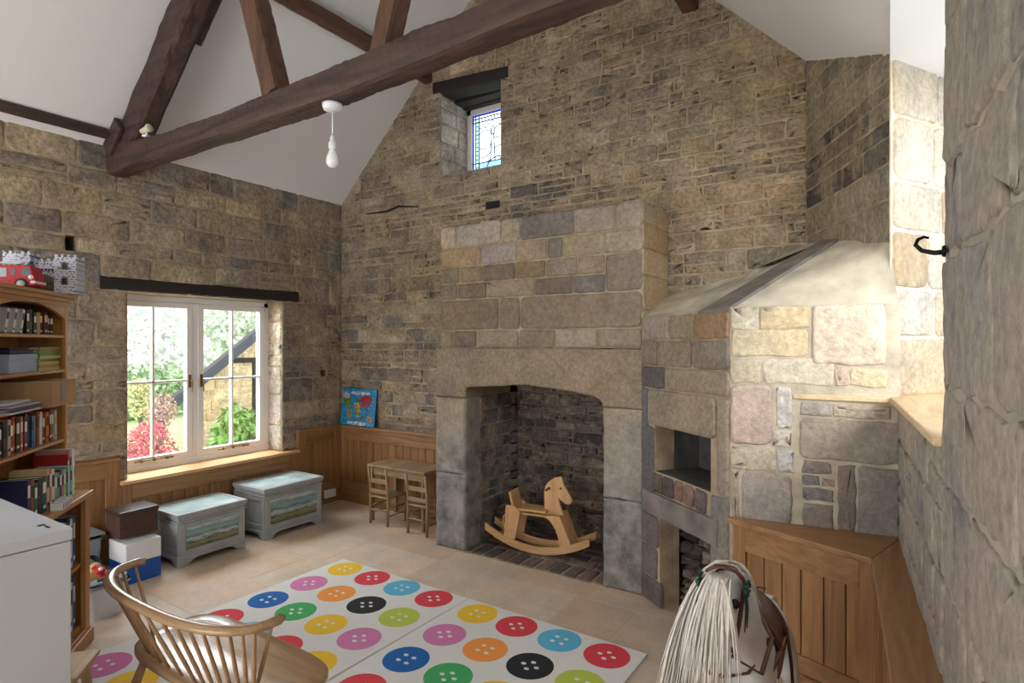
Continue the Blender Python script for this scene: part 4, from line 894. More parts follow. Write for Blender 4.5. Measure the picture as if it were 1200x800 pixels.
def chest(loc, W, D, H, seed, label):
    """front faces +x; W along y"""
    t = thing('painted_chest', label, 'chest', loc, 0, 'painted landscape chests below the window'); g = M['grey_paint']
    mb = MB(); mb.box(-D, 0, 0, W, .07, H-.028); mb.box(-D-.0, .006, -.006, W+.006, .07, .085)
    for y in (-.002,): pass
    obj('body', mb, g, t, bevel=.004)
    mb = MB()
    # raised frame round the front picture and the side panel
    x0, x1, z0, z1 = .0, .009, .085, H-.075
    for a in ((0, .05, z0, z1), (W-.05, W, z0, z1), (.05, W-.05, z0, z0+.03), (.05, W-.05, z1-.03, z1)): mb.box(x0, x1, a[0], a[1], a[2], a[3])
    for a in ((-D, -D+.05), (-.05, 0)): mb.box(a[0], a[1], -.009, 0, z0, z1)
    mb.box(-D+.05, -.05, -.009, 0, z0, z0+.035); mb.box(-D+.05, -.05, -.009, 0, z1-.035, z1); mb.box(-.0-D, .012, -.012, W+.012, z1+.004, z1+.016)
    obj('frame_moulding', mb, g, t, bevel=.003)
    mb = MB(); mb.box(.0, .004, .052, W-.052, z0+.032, z1-.032); obj('front_picture', mb, painting(seed, 0, 0), t)
    mb = MB(); fr = [(0, 0), (.06, 0), (.10, .035), (.13, .045), (W-.13, .045), (W-.10, .035), (W-.06, 0), (W, 0), (W, .072), (0, .072)]
    mb.prism([(p[0]*(1), p[1]) for p in fr], (-.008, 0, 0), (0, 1, 0), Z, (1, 0, 0), .022); mb.prism([(-p[0]*D/W, p[1]) for p in fr], (.012, -.014, 0), (1, 0, 0), Z, (0, 1, 0), .02); mb.box(-D, -D+.02, W-.02, W, 0, .07); mb.box(-.05, 0, W-.008, W+.01, 0, .07)
    mb.box(-D, 0, W-.012, W+.008, .035, .085)
    obj('plinth', mb, g, t, bevel=.003)
    lid = MB(); lid.box(-D-.006, .018, -.018, W+.018, H-.03, H-.004); lid.box(-D, .010, -.01, W+.01, H-.045, H-.03)
    for a in ((-D-.006, -D+.03, -.018, W+.018), (-.018, .018, -.018, W+.018), (-D+.03, -.018, -.018, .018), (-D+.03, -.018, W-.018, W+.018)): lid.box(a[0], a[1], a[2], a[3], H-.004, H+.002)
    lo = obj('lid', lid, g, t, bevel=.003)
    mb = MB(); mb.box(-D+.035, -.022, .022, W-.022, H-.006, H-.0005); obj('lid_picture', mb, lidpic, lo)
    return t
lidpic = plain('painted lid sky', (176, 196, 198), .3, var=.2, vscale=4)
chest((-4.365, 2.235, 0), .515, .40, .385, 1, 'smaller blue-grey chest with painted landscape, beside the dark brown box')
chest((-4.368, 2.935, 0), .57, .43, .425, 4, 'larger blue-grey chest with painted landscape, standing nearest the corner')

# ------------------------------------------------------------------ toy brick boxes and brown box
def brickbox(loc, c, label, zb):
    t = MB(); t.box(-.125, .125, -.115, .115, 0, .138)
    for x in (-.06, .06) if zb else ():
        for y in (-.06, .06): t.lathe([(.038, .138), (.038, .156), (.036, .158)], (x, y, 0), 24)
    o = obj('toy_brick_box', t, col(*c, .3), bevel=.006); o.location = loc; tag(o, label, 'storage box', 'stacked giant brick boxes')
brickbox((-4.46, 1.985, 0), (10, 84, 170), 'blue storage box shaped like a giant toy brick, bottom of its stack', 0)
brickbox((-4.46, 1.985, .1385), (226, 228, 230), 'white storage box shaped like a giant toy brick, on top of the blue one', 0)
bb = thing('brown_storage_box', 'dark brown woven storage box with shiny lid, stacked on the white brick box', 'box', (-4.47, 1.99, .297+.0005))
mb = MB(); mb.box(-.165, .045, -.12, .13, 0, .165); obj('body', mb, plain('brown weave', (72, 46, 36), .6, bump=.6, bscale=160, var=.2, vscale=60), bb, bevel=.004)
mb = MB(); mb.box(-.172, .052, -.127, .137, .15, .182); obj('lid', mb, plain('dark leatherette', (58, 44, 42), .28), bb, bevel=.006)

# ------------------------------------------------------------------ tub of toys and grey crate
tb = thing('toy_tub', 'translucent white plastic tub full of toys beside the oak bookcase', 'tub', (-4.06, 1.60, 0), .05)
def shell(mb, wx, wy, h, tx, th=.004, r=.04, flare=.02, seg=6):
    def ring(ax, ay, z, rr):
        p = []
        for sx, sy, a0 in ((1, 1, 0), (-1, 1, PI/2), (-1, -1, PI), (1, -1, 1.5*PI)):
            for k in range(seg+1): a = a0+PI/2*k/seg; p.append(((ax-rr)*sx+rr*math.cos(a), (ay-rr)*sy+rr*math.sin(a), z))
        return p
    rs = [ring(wx-flare, wy-flare, 0, r), ring(wx, wy, h, r), ring(wx+.012, wy+.012, h, r), ring(wx+.012, wy+.012, h-.014, r), ring(wx+.012, wy+.012, h, r), ring(wx-th, wy-th, h, r), ring(wx-flare-th, wy-flare-th, .005, r)]
    n = len(rs[0]); vs = [q for rg in rs for q in rg]
    fs = [(i*n+k, i*n+(k+1) % n, (i+1)*n+(k+1) % n, (i+1)*n+k) for i in range(len(rs)-1) for k in range(n)]+[tuple(range(n))[::-1], tuple(range((len(rs)-1)*n, len(rs)*n))]
    mb.add(vs, fs)
mb = MB(); shell(mb, .135, .115, .20, 0); obj('tub_body', mb, plain('cloudy plastic', (206, 212, 222), .35), tb)
toys = [('toy_bear', (214, 176, 120), (-.04, -.02, .205), 'tan toy block at the back of the toy tub', 'toy'), ]
tr_ = random.Random(8)
mb = MB(); mb.box(-.05, .05, -.03, .03, 0, .09); mb.lathe([(.028, 0), (.034, .02), (.028, .05), (.01, .06)], (.0, 0, .075), 14)
o = obj('wooden_toy', mb, M['plyX'], bevel=.012); o.location = (-4.13, 1.61, .15); o.rotation_euler = (0, 0, 1.3); tag(o, 'tan wooden toy poking up at the back of the toy tub', 'toy')
mb = MB(); mb.mat(col(200, 30, 40)); mb.lathe([(.0, 0), (.028, .004), (.03, .014), (.0, .018)], (0, 0, 0), 16); mb.box(-.05, .05, -.014, .014, -.012, 0); mb.lathe([(.0, 0), (.02, .003), (.02, .012), (.0, .014)], (.045, .03, 0), 14); mb.mat(col(240, 240, 240)); mb.lathe([(.012, .018), (.012, .022), (.0, .023)], (0, 0, 0), 12)
o = obj('toy_buggy', mb); o.location = (-4.045, 1.60, .252); o.rotation_euler = (.2, .6, .4); tag(o, 'small red toy lying on top of the toy tub', 'toy')
mb = MB(); mb.mat(col(150, 156, 162)); mb.prism([(-.09, -.03), (.09, -.045), (.10, .02), (.0, .05), (-.10, .03)], (0, 0, 0), (1, 0, 0), (0, 1, 0), Z, .014); mb.mat(col(90, 96, 104)); mb.box(-.05, .05, -.012, .012, .014, .03)
o = obj('toy_glider', mb); o.location = (-3.995, 1.625, .198); o.rotation_euler = (.1, -.15, 1.2); tag(o, 'flat grey toy lying across the rim of the toy tub', 'toy')
cols = [(40, 44, 52), (54, 58, 66), (30, 34, 40), (70, 72, 78), (46, 50, 60), (36, 38, 46)]
for i in range(14):
    mb = MB(); w = tr_.uniform(.02, .04); mb.box(-w, w, -.014, .014, 0, .018)
    for q in (-.5, .5): mb.lathe([(.007, .018), (.007, .023), (.0, .0235)], (q*w, 0, 0), 10)
    o = obj('toy_brick', mb, col(*cols[i % 6], .35)); o.location = (-4.10+.058*(i % 3)+tr_.uniform(-.006, .006), 1.525+.034*(i//3), .17+.004*(i % 2)); o.rotation_euler = (tr_.uniform(-.1, .1), tr_.uniform(-.12, .12), tr_.uniform(-.25, .25)); tag(o, 'dark grey plastic toy brick heaped in the white toy tub', 'toy brick', 'dark bricks in the toy tub')
mb = MB(); mb.box(-4.165, -3.955, 1.51, 1.69, .08, .165); 
for i in range(1): obj('toy_fill', shift(mb, (4.06, -1.60, 0)), col(44, 48, 56), tb)
mb = MB(); mb.box(-.04, .04, -.012, .012, 0, .02); mb.lathe([(.012, 0), (.012, .05), (0, .052)], (.02, 0, 0), 10)
o = obj('toy_skittle', mb, col(160, 38, 44), bevel=.003); o.location = (-3.99, 1.735, 0.0); o.rotation_euler = (0, 0, .4); tag(o, 'small dark red toy on the floor by the tub', 'toy')
gc = thing('storage_crate', 'translucent grey plastic crate against the panelling behind the toy tub', 'crate', (-4.66, 1.66, 0))
mb = MB(); shell(mb, .12, .16, .33, 0, r=.03); obj('crate_body', mb, plain('grey plastic', (116, 126, 136), .3), gc)
mb = MB(); mb.box(-.13, .13, -.17, .17, .33, .345); obj('lid', mb, plain('grey plastic lid', (132, 140, 146), .35), gc, bevel=.005)
cb_ = MB(); 
for k in range(3): cb_.tube([(math.cos(a)*(.05+.006*k), math.sin(a)*(.05+.004*k), .012*k+.006) for a in [2*PI*i/20 for i in range(21)]], .005, 6, caps=False)
cb_.tube([(.055, 0, .03), (.12, .03, .02), (.13, -.05, .03), (.08, -.1, .05)], .004, 6); 
o = obj('coiled_cable', cb_, M['wire']); o.location = (-4.455, 1.70, .165); o.rotation_euler = (0, 1.25, .3); tag(o, 'coiled black cable in front of the grey crate', 'cable')
lab = MB(); lab.box(-.025, .025, -.03, .03, 0, .02); o = obj('plug_adapter', lab, M['white_plastic'], bevel=.004); o.location = (-4.45, 1.655, .235); o.rotation_euler = (.2, 1.1, .5); tag(o, 'small white plug adapter above the coiled cable', 'adapter')
sb_ = thing('blue_crate', 'dark navy crate on the floor holding up the cable behind the toy tub', 'crate', (-4.42, 1.70, 0)); mb = MB(); shell(mb, .075, .09, .135, 0, r=.02, flare=.008); obj('crate_body', mb, col(36, 50, 84, .4), sb_); obj('lid', MB().box(-.08, .08, -.095, .095, .135, .145), col(36, 50, 84, .4), sb_)

# ------------------------------------------------------------------ child's table and chairs
ct = thing('child_table', 'small wooden child table in the panelled corner beside the fireplace', 'table', (-3.72, 3.98, 0))
mb = MB(); 
for x0_, x1_ in ((-.36, -.002), (.002, .345)): k = R.uniform(.95, 1.05); mb.box(x0_, x1_, -.185, .155, .50, .522, colr=(k, k, k))
obj('table_top', mb, M['kidY'], ct, bevel=.004)
mb = MB(); mb.box(-.31, .31, -.165, -.148, .43, .50); mb.box(-.31, .31, .115, .132, .43, .50); mb.box(-.315, -.298, -.15, .12, .43, .5); mb.box(.298, .315, -.15, .12, .43, .5); obj('apron', mb, M['kidX'], ct, bevel=.002)
for x in (-.325, .30):
    for y in (-.175, .13): mb = MB(); mb.box(x, x+.028, y, y+.028, 0, .50); obj('leg', mb, M['kidZ'], ct, bevel=.003)
def kidchair(loc, label):
    t = thing('child_chair', label, 'chair', loc, 0, 'chairs at the child table')
    for x in (-.108, .108):
        mb = MB(); mb.tube([(x, -.115, 0), (x, -.11, .2), (x, -.115, .36), (x, -.14, .52)], [.012, .014, .0135, .011], 10); mb.v = [(p[0], p[1], p[2]) for p in mb.v]; obj('back_post', mb, M['kidZ'], t)
        mb = MB(); mb.tube([(x, .11, 0), (x, .11, .245)], [.011, .013], 10); obj('leg', mb, M['kidZ'], t)
        for z in (.09, .16): mb = MB(); mb.tube([(x, -.11, z), (x, .11, z)], .006, 8); obj('side_stretcher', mb, M['kidY'], t)
    mb = MB(); mb.box(-.125, .125, -.12, .125, .242, .258); obj('seat', mb, M['kidX'], t, bevel=.004)
    for z, h in ((.375, .04), (.285, .035)):
        mb = MB(); mb.box(-.105, .105, -.125 if z > .3 else -.122, -.112 if z > .3 else -.109, z, z+h); obj('back_slat', mb, M['kidX'], t, bevel=.003)
    mb = MB(); mb.tube([(-.108, -.113, .13), (.108, -.113, .13)], .008, 8); obj('stretcher', mb, M['kidX'], t); mb = MB(); mb.tube([(-.108, .11, .14), (.108, .11, .14)], .007, 8); obj('stretcher', mb, M['kidX'], t)
    return t
kidchair((-3.875, 3.865, 0), 'small ladder back child chair, the left one at the little table')
kidchair((-3.395, 3.845, 0), 'small ladder back child chair, the right one at the little table near the fireplace')

# ------------------------------------------------------------------ jigsaw style world map board
m, nt, b = newmat('world map print'); L = nt.links; tc = N(nt, 'ShaderNodeTexCoord'); sp = N(nt, 'ShaderNodeSeparateXYZ'); L.new(tc.outputs['Generated'], sp.inputs[0])
nz = N(nt, 'ShaderNodeTexNoise', Scale=14.0, Detail=5.0); L.new(tc.outputs['Generated'], nz.inputs['Vector'])
oc = N(nt, 'ShaderNodeValToRGB'); L.new(nz.outputs['Fac'], oc.inputs['Fac']); oc.color_ramp.elements[0].position = .4; oc.color_ramp.elements[1].position = .65; oc.color_ramp.elements[0].color = (*lin((20, 112, 170)), 1); oc.color_ramp.elements[1].color = (*lin((50, 160, 200)), 1)
last = oc.outputs['Color']
def blob(cx, cz, rx, rz, c, last):
    cmb = N(nt, 'ShaderNodeCombineXYZ'); L.new(sp.outputs['X'], cmb.inputs[0]); L.new(sp.outputs['Z'], cmb.inputs[1])
    mp = N(nt, 'ShaderNodeMapping', vector_type='TEXTURE'); mp.inputs['Location'].default_value = (cx, cz, 0); mp.inputs['Scale'].default_value = (rx, rz, 1); L.new(cmb.outputs[0], mp.inputs[0])
    ln = N(nt, 'ShaderNodeVectorMath', operation='LENGTH'); L.new(mp.outputs[0], ln.inputs[0])
    n2 = N(nt, 'ShaderNodeTexNoise', Scale=11.0, Detail=5.0); L.new(tc.outputs['Generated'], n2.inputs['Vector'])
    a = N(nt, 'ShaderNodeMath', operation='MULTIPLY_ADD'); L.new(n2.outputs['Fac'], a.inputs[0]); a.inputs[1].default_value = 1.3; L.new(ln.outputs['Value'], a.inputs[2])
    lt = N(nt, 'ShaderNodeMath', operation='LESS_THAN'); L.new(a.outputs[0], lt.inputs[0]); lt.inputs[1].default_value = 1.62
    mx = N(nt, 'ShaderNodeMix', data_type='RGBA'); L.new(lt.outputs[0], mx.inputs[0]); L.new(last, mx.inputs[6])
    rr_ = N(nt, 'ShaderNodeValToRGB'); L.new(nz.outputs['Fac'], rr_.inputs['Fac']); rr_.color_ramp.elements[0].position = .42; rr_.color_ramp.elements[1].position = .6
    rr_.color_ramp.elements[0].color = (*lin(tuple(v*.7 for v in c)), 1); rr_.color_ramp.elements[1].color = (*lin(c), 1); L.new(rr_.outputs['Color'], mx.inputs[7]); return mx.outputs[2]
for a in ((.16, .66, .13, .17, (110, 140, 70)), (.12, .80, .12, .08, (200, 170, 180)), (.20, .52, .04, .07, (160, 130, 60)), (.25, .32, .07, .17, (170, 160, 80)), (.50, .70, .09, .07, (90, 130, 80)), (.52, .88, .3, .05, (210, 210, 230)), (.46, .52, .10, .09, (224, 170, 60)), (.51, .36, .06, .14, (200, 170, 60)),
          (.72, .72, .19, .12, (176, 50, 70)), (.64, .56, .07, .07, (190, 80, 80)), (.76, .56, .07, .08, (180, 70, 90)), (.84, .20, .08, .08, (220, 130, 80)), (.63, .22, .06, .03, (120, 60, 150)), (.5, .06, .34, .05, (220, 225, 235)), (.8, .42, .05, .03, (150, 80, 120))):
    last = blob(*a, last)
L.new(last, b.inputs['Base Color']); b.inputs['Roughness'].default_value = .4
mp_ = thing('map_board', 'colourful world map board leaning on the gable wall above the corner panelling', 'map', (-4.585, YG-.055, .7915), math.radians(0)); mp_.rotation_euler = (math.radians(-7), 0, 0)
mb = MB(); mb.box(-.255, .255, -.006, .006, 0, .385); obj('board', mb, col(40, 60, 70), mp_, bevel=.004)
mb = MB(); mb.box(-.25, .25, -.0085, -.006, .005, .38); obj('map_print', mb, m, mp_)

# ------------------------------------------------------------------ wooden rocking horse on the hearth
wh = thing('rocking_horse', 'plain beech plywood rocking horse standing in the fireplace', 'rocking horse', (-2.315, 3.95, .018), math.radians(9)); wh.scale = (.94, .94, .96)
S = 1.0
def pr2(pts, y, t, mbx): mbx.prism([((p[0]-485)*.00106, (735-p[1])*.00096) for p in pts], (0, y, 0), (1, 0, 0), Z, (0, 1, 0), t)
mb = MB(); hd = [(588, 126), (604, 112), (622, 101), (640, 95), (668, 88), (680, 105), (690, 150), (720, 205), (755, 255), (764, 285), (752, 308), (728, 318), (706, 316), (680, 296), (648, 270), (652, 300), (668, 350), (690, 405), (672, 420), (540, 420), (533, 370), (530, 300), (530, 235), (540, 185), (560, 150)]
pr2(hd, -.012, .024, mb); mb.mat(M['plyZ']); mb.mats = [M['plyZ']]; mb.mi = [0]*len(mb.f)
hobj = obj('head', mb, parent=wh, bevel=.004)
for s in (-1, 1): mb = MB(); mb.lathe([(0, 0), (.009, .0), (.009, .003), (0, .003)], (0, 0, 0), 14, Matrix.Translation(((668-485)*.00106, s*.013, (735-188)*.00096)) @ Matrix.Rotation(-s*PI/2, 4, 'X')); obj('eye', mb, col(70, 40, 24), wh)
mb = MB(); mb.tube([((575-485)*.00106, -.09, (735-195)*.00096), ((575-485)*.00106, .09, (735-195)*.00096)], .010, 12); obj('handle_peg', mb, col(120, 74, 44), wh)
for y in (-.105, .083):
    mb = MB(); pr2([(590, 400), (690, 395), (720, 470), (775, 610), (770, 645), (690, 650), (682, 590), (655, 510), (620, 455), (585, 425), (560, 420)], y, .02, mb); obj('front_leg', mb, M['plyZ'], wh, bevel=.003)
    mb = MB(); pr2([(240, 355), (310, 355), (362, 400), (350, 480), (318, 640), (220, 640), (230, 470)], y, .02, mb); obj('rear_leg', mb, M['plyZ'], wh, bevel=.003)
    mb = MB(); top = [(60+i*(865-0)/16, 0) for i in range(17)]; rk = []
    f_ = lambda x, o: 735-o-((x-500)/440.0)**2*140
    xs = [55+i*(870/16) for i in range(17)]
    pr2([(x, f_(x, 0)) for x in xs]+[(x*1.0, f_(x, 62)) for x in reversed(xs)], y-.002 if y < 0 else y+.0, .024, mb); obj('rocker', mb, M['plyX'], wh, bevel=.003)
mb = MB(); mb.box(-.16, .09, -.085, .085, .325, .345); mb.box(-.13, .08, -.083, .083, .296, .312); obj('seat', mb, M['plyX'], wh, bevel=.004)
mb = MB(); mb.beam((-.205, 0, .345), (-.235, 0, .47), .17, .02, (1, 0, 0)); mb.beam((-.205, 0, .30), (-.205, 0, .35), .17, .02, (1, 0, 0)); obj('backrest', mb, M['plyY'], wh, bevel=.004)
mb = MB(); mb.tube([(-.24, -.1, .30), (-.285, -.1, .27), (-.285, -.1, .20), (-.25, -.1, .14)], .005, 8); obj('strap_loop', mb, M['plyX'], wh)
for x, z in ((-.36, .085), (.40, .10)):
    mb = MB(); mb.box(x-.02, x+.02, -.085, .085, z-.012, z+.008); obj('cross_bar', mb, M['plyY'], wh, bevel=.003)

# ------------------------------------------------------------------ pale cabinet in the left foreground
fc = thing('metal_cabinet', 'pale grey metal cabinet filling the bottom left corner', 'cabinet', (-2.225, .80, 0)); cd = .82; H_ = 1.05
mb = MB(); mb.box(-cd, 0, -.62, 0, .03, H_-.043); obj('cabinet_body', mb, M['cabinet'], fc, bevel=.003)
mb = MB(); mb.box(-cd-.004, .004, -.625, .004, H_-.04, H_); obj('lid', mb, M['cabinet'], fc, bevel=.005)
mb = MB(); mb.box(-.0, -.016, -.055-.0, -.035, H_, H_+.0015); mb.v = [(p[0]-.10, p[1], p[2]) for p in mb.v]; mb.box(-.085, -.055, -.045, -.037, H_, H_+.002); obj('slot', mb, M['iron'], fc)
mb = MB(); mb.box(-cd+.02, -.02, -.60, -.02, 0, .03); obj('plinth', mb, M['iron'], fc)
ms = thing('white_gadget', 'rounded white plastic gadget with a black slot on the pale cabinet', 'gadget', (-2.285, .505, H_+.0005), .4)
mb = MB(); mb.lathe([(.001, 0), (.055, 0), (.062, .008), (.062, .026), (.052, .038), (.03, .044), (.001, .046)], seg=28); mb.v = [(p[0]*.75, p[1]*1.2, p[2]) for p in mb.v]; obj('casing', mb, M['white_plastic'], ms)
mb = MB(); mb.box(.040, .0475, -.03, .03, .010, .022); obj('slot', mb, M['iron'], ms, bevel=.003)

# pale step stool between cabinet and bookcase
ss = thing('step_stool', 'small pale wooden step stool behind the pale metal cabinet', 'stool', (-2.91, 1.155, 0), math.atan2(-.66, .75))
mb = MB(); mb.box(-.0, .235, -.145, .0, .285, .305); obj('lower_tread', mb, M['paleX'], ss, bevel=.004)
mb = MB(); mb.box(.01, .225, -.262, -.155, .50, .52); obj('upper_tread', mb, M['paleX'], ss, bevel=.004)
for x in (.006, .207):
    mb = MB(); mb.prism([(-.045, 0), (-.01, 0), (-.04, .285), (-.075, .285)], (x, 0, 0), (0, 1, 0), Z, (1, 0, 0), .022); obj('leg', mb, M['paleZ'], ss, bevel=.003)
    mb = MB(); mb.prism([(-.27, 0), (-.235, 0), (-.10, .285), (-.155, .50), (-.195, .50), (-.15, .30)], (x, 0, 0), (0, 1, 0), Z, (1, 0, 0), .022); obj('side_frame', mb, M['paleZ'], ss, bevel=.003)

# ------------------------------------------------------------------ bookcase, set askew to the wall
bk = thing('bookcase', 'tall oak bookcase with arched top on a deeper open base, at the left edge', 'bookcase', (-3.72, 1.42, 0), math.atan2(.64, -.77))
hon = lambda a: M['honey'+a]
BKM = Matrix.Translation((-3.72, 1.42, 0)) @ Matrix.Rotation(math.atan2(.64, -.77), 4, 'Z')
W_ = .84; HB_ = .833; HT = 1.885
mb = MB(); mb.box(-W_, .012, -.02, .345, HB_-.03, HB_); obj('base_top', mb, hon('X'), bk, bevel=.004)
mb = MB(); mb.box(-W_, 0, -.008, .33, 0, .09); mb.box(-W_-.0, .012, -.022, .34, 0, .075); obj('plinth', mb, hon('X'), bk, bevel=.006)
mb = MB(); mb.box(-.03, 0, 0, .33, .09, HB_-.03); obj('side_panel', mb, hon('Z'), bk, bevel=.003)
mb = MB(); mb.box(-W_, -W_+.03, 0, .33, .09, HB_-.03); obj('side_panel', mb, hon('Z'), bk, bevel=.003)
mb = MB(); mb.box(-.06, 0, -.006, .02, .09, HB_-.03); obj('front_post', mb, hon('Z'), bk, bevel=.003)
mb = MB(); mb.box(-W_+.03, -.03, .31, .33, .09, HB_-.03); mb.box(-W_+.03, -.03, .31, .33, HB_, HT-.04); obj('back_panel', mb, hon('Z'), bk)
for z in (.10, .44): mb = MB(); mb.box(-W_+.03, -.03, .02, .31, z-.01, z+.01); obj('shelf', mb, hon('X'), bk, bevel=.002)
for x in (-.035, -W_): mb = MB(); mb.box(x, x+.025, .10, .33, HB_, HT-.04); mb.box(x-.005 if x > -.5 else x, x+.025, .095, .115, HB_, HT-.04); obj('side_panel', mb, hon('Z'), bk, bevel=.003)
SH = (1.13, 1.335, 1.505, 1.69)
for z in SH: mb = MB(); mb.box(-W_+.025, -.035, .10, .31, z-.016, z); obj('shelf', mb, hon('X'), bk, bevel=.003)
mb = MB(); arc = [(-W_+.02, HT-.03), (-W_+.02, HT-.10)]+[(-W_+.06+(W_-.13)*k/20, HT-.10+.062*math.sin(PI*k/20)**.8) for k in range(21)]+[(-.035, HT-.115), (-.035, HT-.03)]
mb.prism(arc, (0, .096, 0), (1, 0, 0), Z, (0, 1, 0), .018); obj('arched_valance', mb, hon('X'), bk, bevel=.002)
mb = MB(); mb.box(-W_-.0, .0, .085, .335, HT-.04, HT-.018); mb.box(-W_-.01, .010, .070, .34, HT-.018, HT+.004); mb.box(-W_-.02, .018, .058, .345, HT+.004, HT+.022); obj('cornice', mb, hon('X'), bk, bevel=.004)
TOPZ = HT+.0225
def place(o, p, rz=0, rx=0, ry=0):
    o.matrix_world = BKM @ Matrix.Translation(p) @ Matrix.Rotation(rz, 4, 'Z') @ Matrix.Rotation(ry, 4, 'Y') @ Matrix.Rotation(rx, 4, 'X'); return o
def book(x0, w, y0, dpt, z0, h, c, label, group, band=None, lean=0):
    """upright book: spine towards -y, cover boards, page block, title band on the spine"""
    mb = MB(); cm = col(*c, .45); mb.mat(cm); mb.box(0, .003, 0, dpt, 0, h); mb.box(w-.003, w, 0, dpt, 0, h); mb.box(0, w, -.001, .004, 0, h)
    mb.mat(col(232, 226, 210)); mb.box(.003, w-.003, .004, dpt-.004, .003, h-.003)
    if band: mb.mat(col(*band, .5)); mb.box(w*.15, w*.85, -.0018, -.0008, h*.55, h*.85); mb.box(w*.2, w*.8, -.0018, -.0008, h*.12, h*.2)
    o = obj('book', mb); place(o, (x0, y0, z0+.0003), 0, 0, lean); return tag(o, label, 'book', group)
ORD = ['first', 'second', 'third', 'fourth', 'fifth', 'sixth', 'seventh', 'eighth', 'ninth', 'tenth', 'eleventh', 'twelfth', 'thirteenth', 'fourteenth', 'fifteenth', 'sixteenth', 'seventeenth', 'eighteenth', 'nineteenth', 'twentieth', 'twenty-first', 'twenty-second']
rb = random.Random(12)
def row(zs, x_start, items, y0, hrange, where, group, tmax=-.78):
    x = x_start
    for i, (cn, c, w) in enumerate(items):
        x -= w+.001
        if x < tmax: break
        h = rb.uniform(*hrange)
        book(x, w, y0+rb.uniform(0, .012), .135, zs, h, c, '%s spined book, %s from the right on %s' % (cn, ORD[i], where), group, band=rb.choice([(236, 230, 210), (30, 30, 30), (220, 180, 60), (240, 240, 240)]))
A_ = [('pale grey', (206, 202, 196), .022), ('white', (222, 220, 214), .02), ('olive', (120, 116, 60), .018), ('mustard', (176, 140, 70), .018), ('dark red', (120, 26, 38), .02), ('orange', (214, 130, 50), .028), ('crimson', (150, 24, 44), .026), ('lavender', (150, 130, 158), .024), ('cream', (220, 216, 200), .026), ('rust', (150, 70, 44), .018), ('pale pink', (212, 170, 158), .02), ('bright blue', (40, 96, 160), .03), ('navy', (30, 44, 74), .028), ('teal', (30, 84, 96), .022), ('maroon', (104, 30, 40), .03), ('salmon', (204, 120, 96), .024), ('black', (34, 30, 34), .034), ('red', (176, 40, 36), .03), ('brown', (110, 70, 50), .03), ('peach', (214, 160, 130), .026), ('dark green', (44, 74, 54), .03), ('plum', (96, 44, 60), .03)]
row(SH[0], -.045, A_, .125, (.150, .172), 'the colourful middle shelf', 'books on the middle shelf')
C_ = [('dark brown', (60, 42, 36), .03), ('maroon', (92, 36, 38), .02), ('slate blue', (56, 66, 88), .028), ('red', (128, 38, 40), .016), ('navy', (44, 50, 72), .03), ('beige', (190, 160, 116), .034), ('charcoal', (52, 46, 44), .03), ('tan', (120, 92, 66), .016), ('dark green', (52, 56, 44), .03), ('black', (36, 32, 32), .03)]
row(SH[3], -.075, C_, .14, (.10, .125), 'the top shelf', 'books on the top shelf')
for i, l in enumerate(('rightmost', 'middle', 'leftmost')):
    book(-.42-.07*i, .022, .14, .13, SH[3]+.008, .118, (224, 222, 220), 'white magazine file leaning on the top shelf, %s of three' % l, 'white leaning files', (60, 60, 70), lean=.28)
# green annuals lying in a pile
GC_ = [('cream and green', (196, 186, 130)), ('ochre', (170, 140, 70)), ('dull yellow', (196, 176, 96)), ('olive', (110, 116, 52)), ('pale lime', (176, 186, 110)), ('leaf green', (104, 130, 50)), ('moss green', (120, 130, 66)), ('faded brown', (150, 128, 92))]
z = SH[2]
for i, (cn, c) in enumerate(GC_):
    mb = MB(); h = .0145; L_ = .225+rb.uniform(-.01, .01); mb.mat(col(*c, .5)); mb.box(0, L_, 0, .16, 0, .002); mb.box(0, L_, 0, .16, h-.002, h); mb.box(0, L_, -.001, .003, 0, h); mb.mat(col(226, 218, 196)); mb.box(.003, L_-.003, .003, .157, .002, h-.002)
    o = obj('annual', mb); place(o, (-.275+rb.uniform(-.006, .006), .115+rb.uniform(0, .012), z+.0004)); z += h+.0006
    tag(o, '%s annual lying flat, %s up in the green pile of annuals' % (cn, ORD[i]), 'book', 'pile of annuals on the second shelf')
mb = MB(); mb.box(0, .26, 0, .17, 0, .085); mb.box(-.004, .264, -.004, .174, .062, .088); o = obj('box_file', mb, plain('pale blue card', (168, 180, 200), .7), bevel=.003); place(o, (-.56, .12, SH[2]+.0005)); tag(o, 'pale blue box file on the second shelf left of the green pile', 'box file')
mb = MB(); mb.box(0, .22, 0, .15, 0, .02); mb.box(.02, .2, .01, .14, .02, .032); o = obj('dark_folder', mb, col(50, 48, 52), bevel=.003); place(o, (-.54, .125, SH[2]+.089)); tag(o, 'dark folder lying on top of the pale blue box file', 'folder')
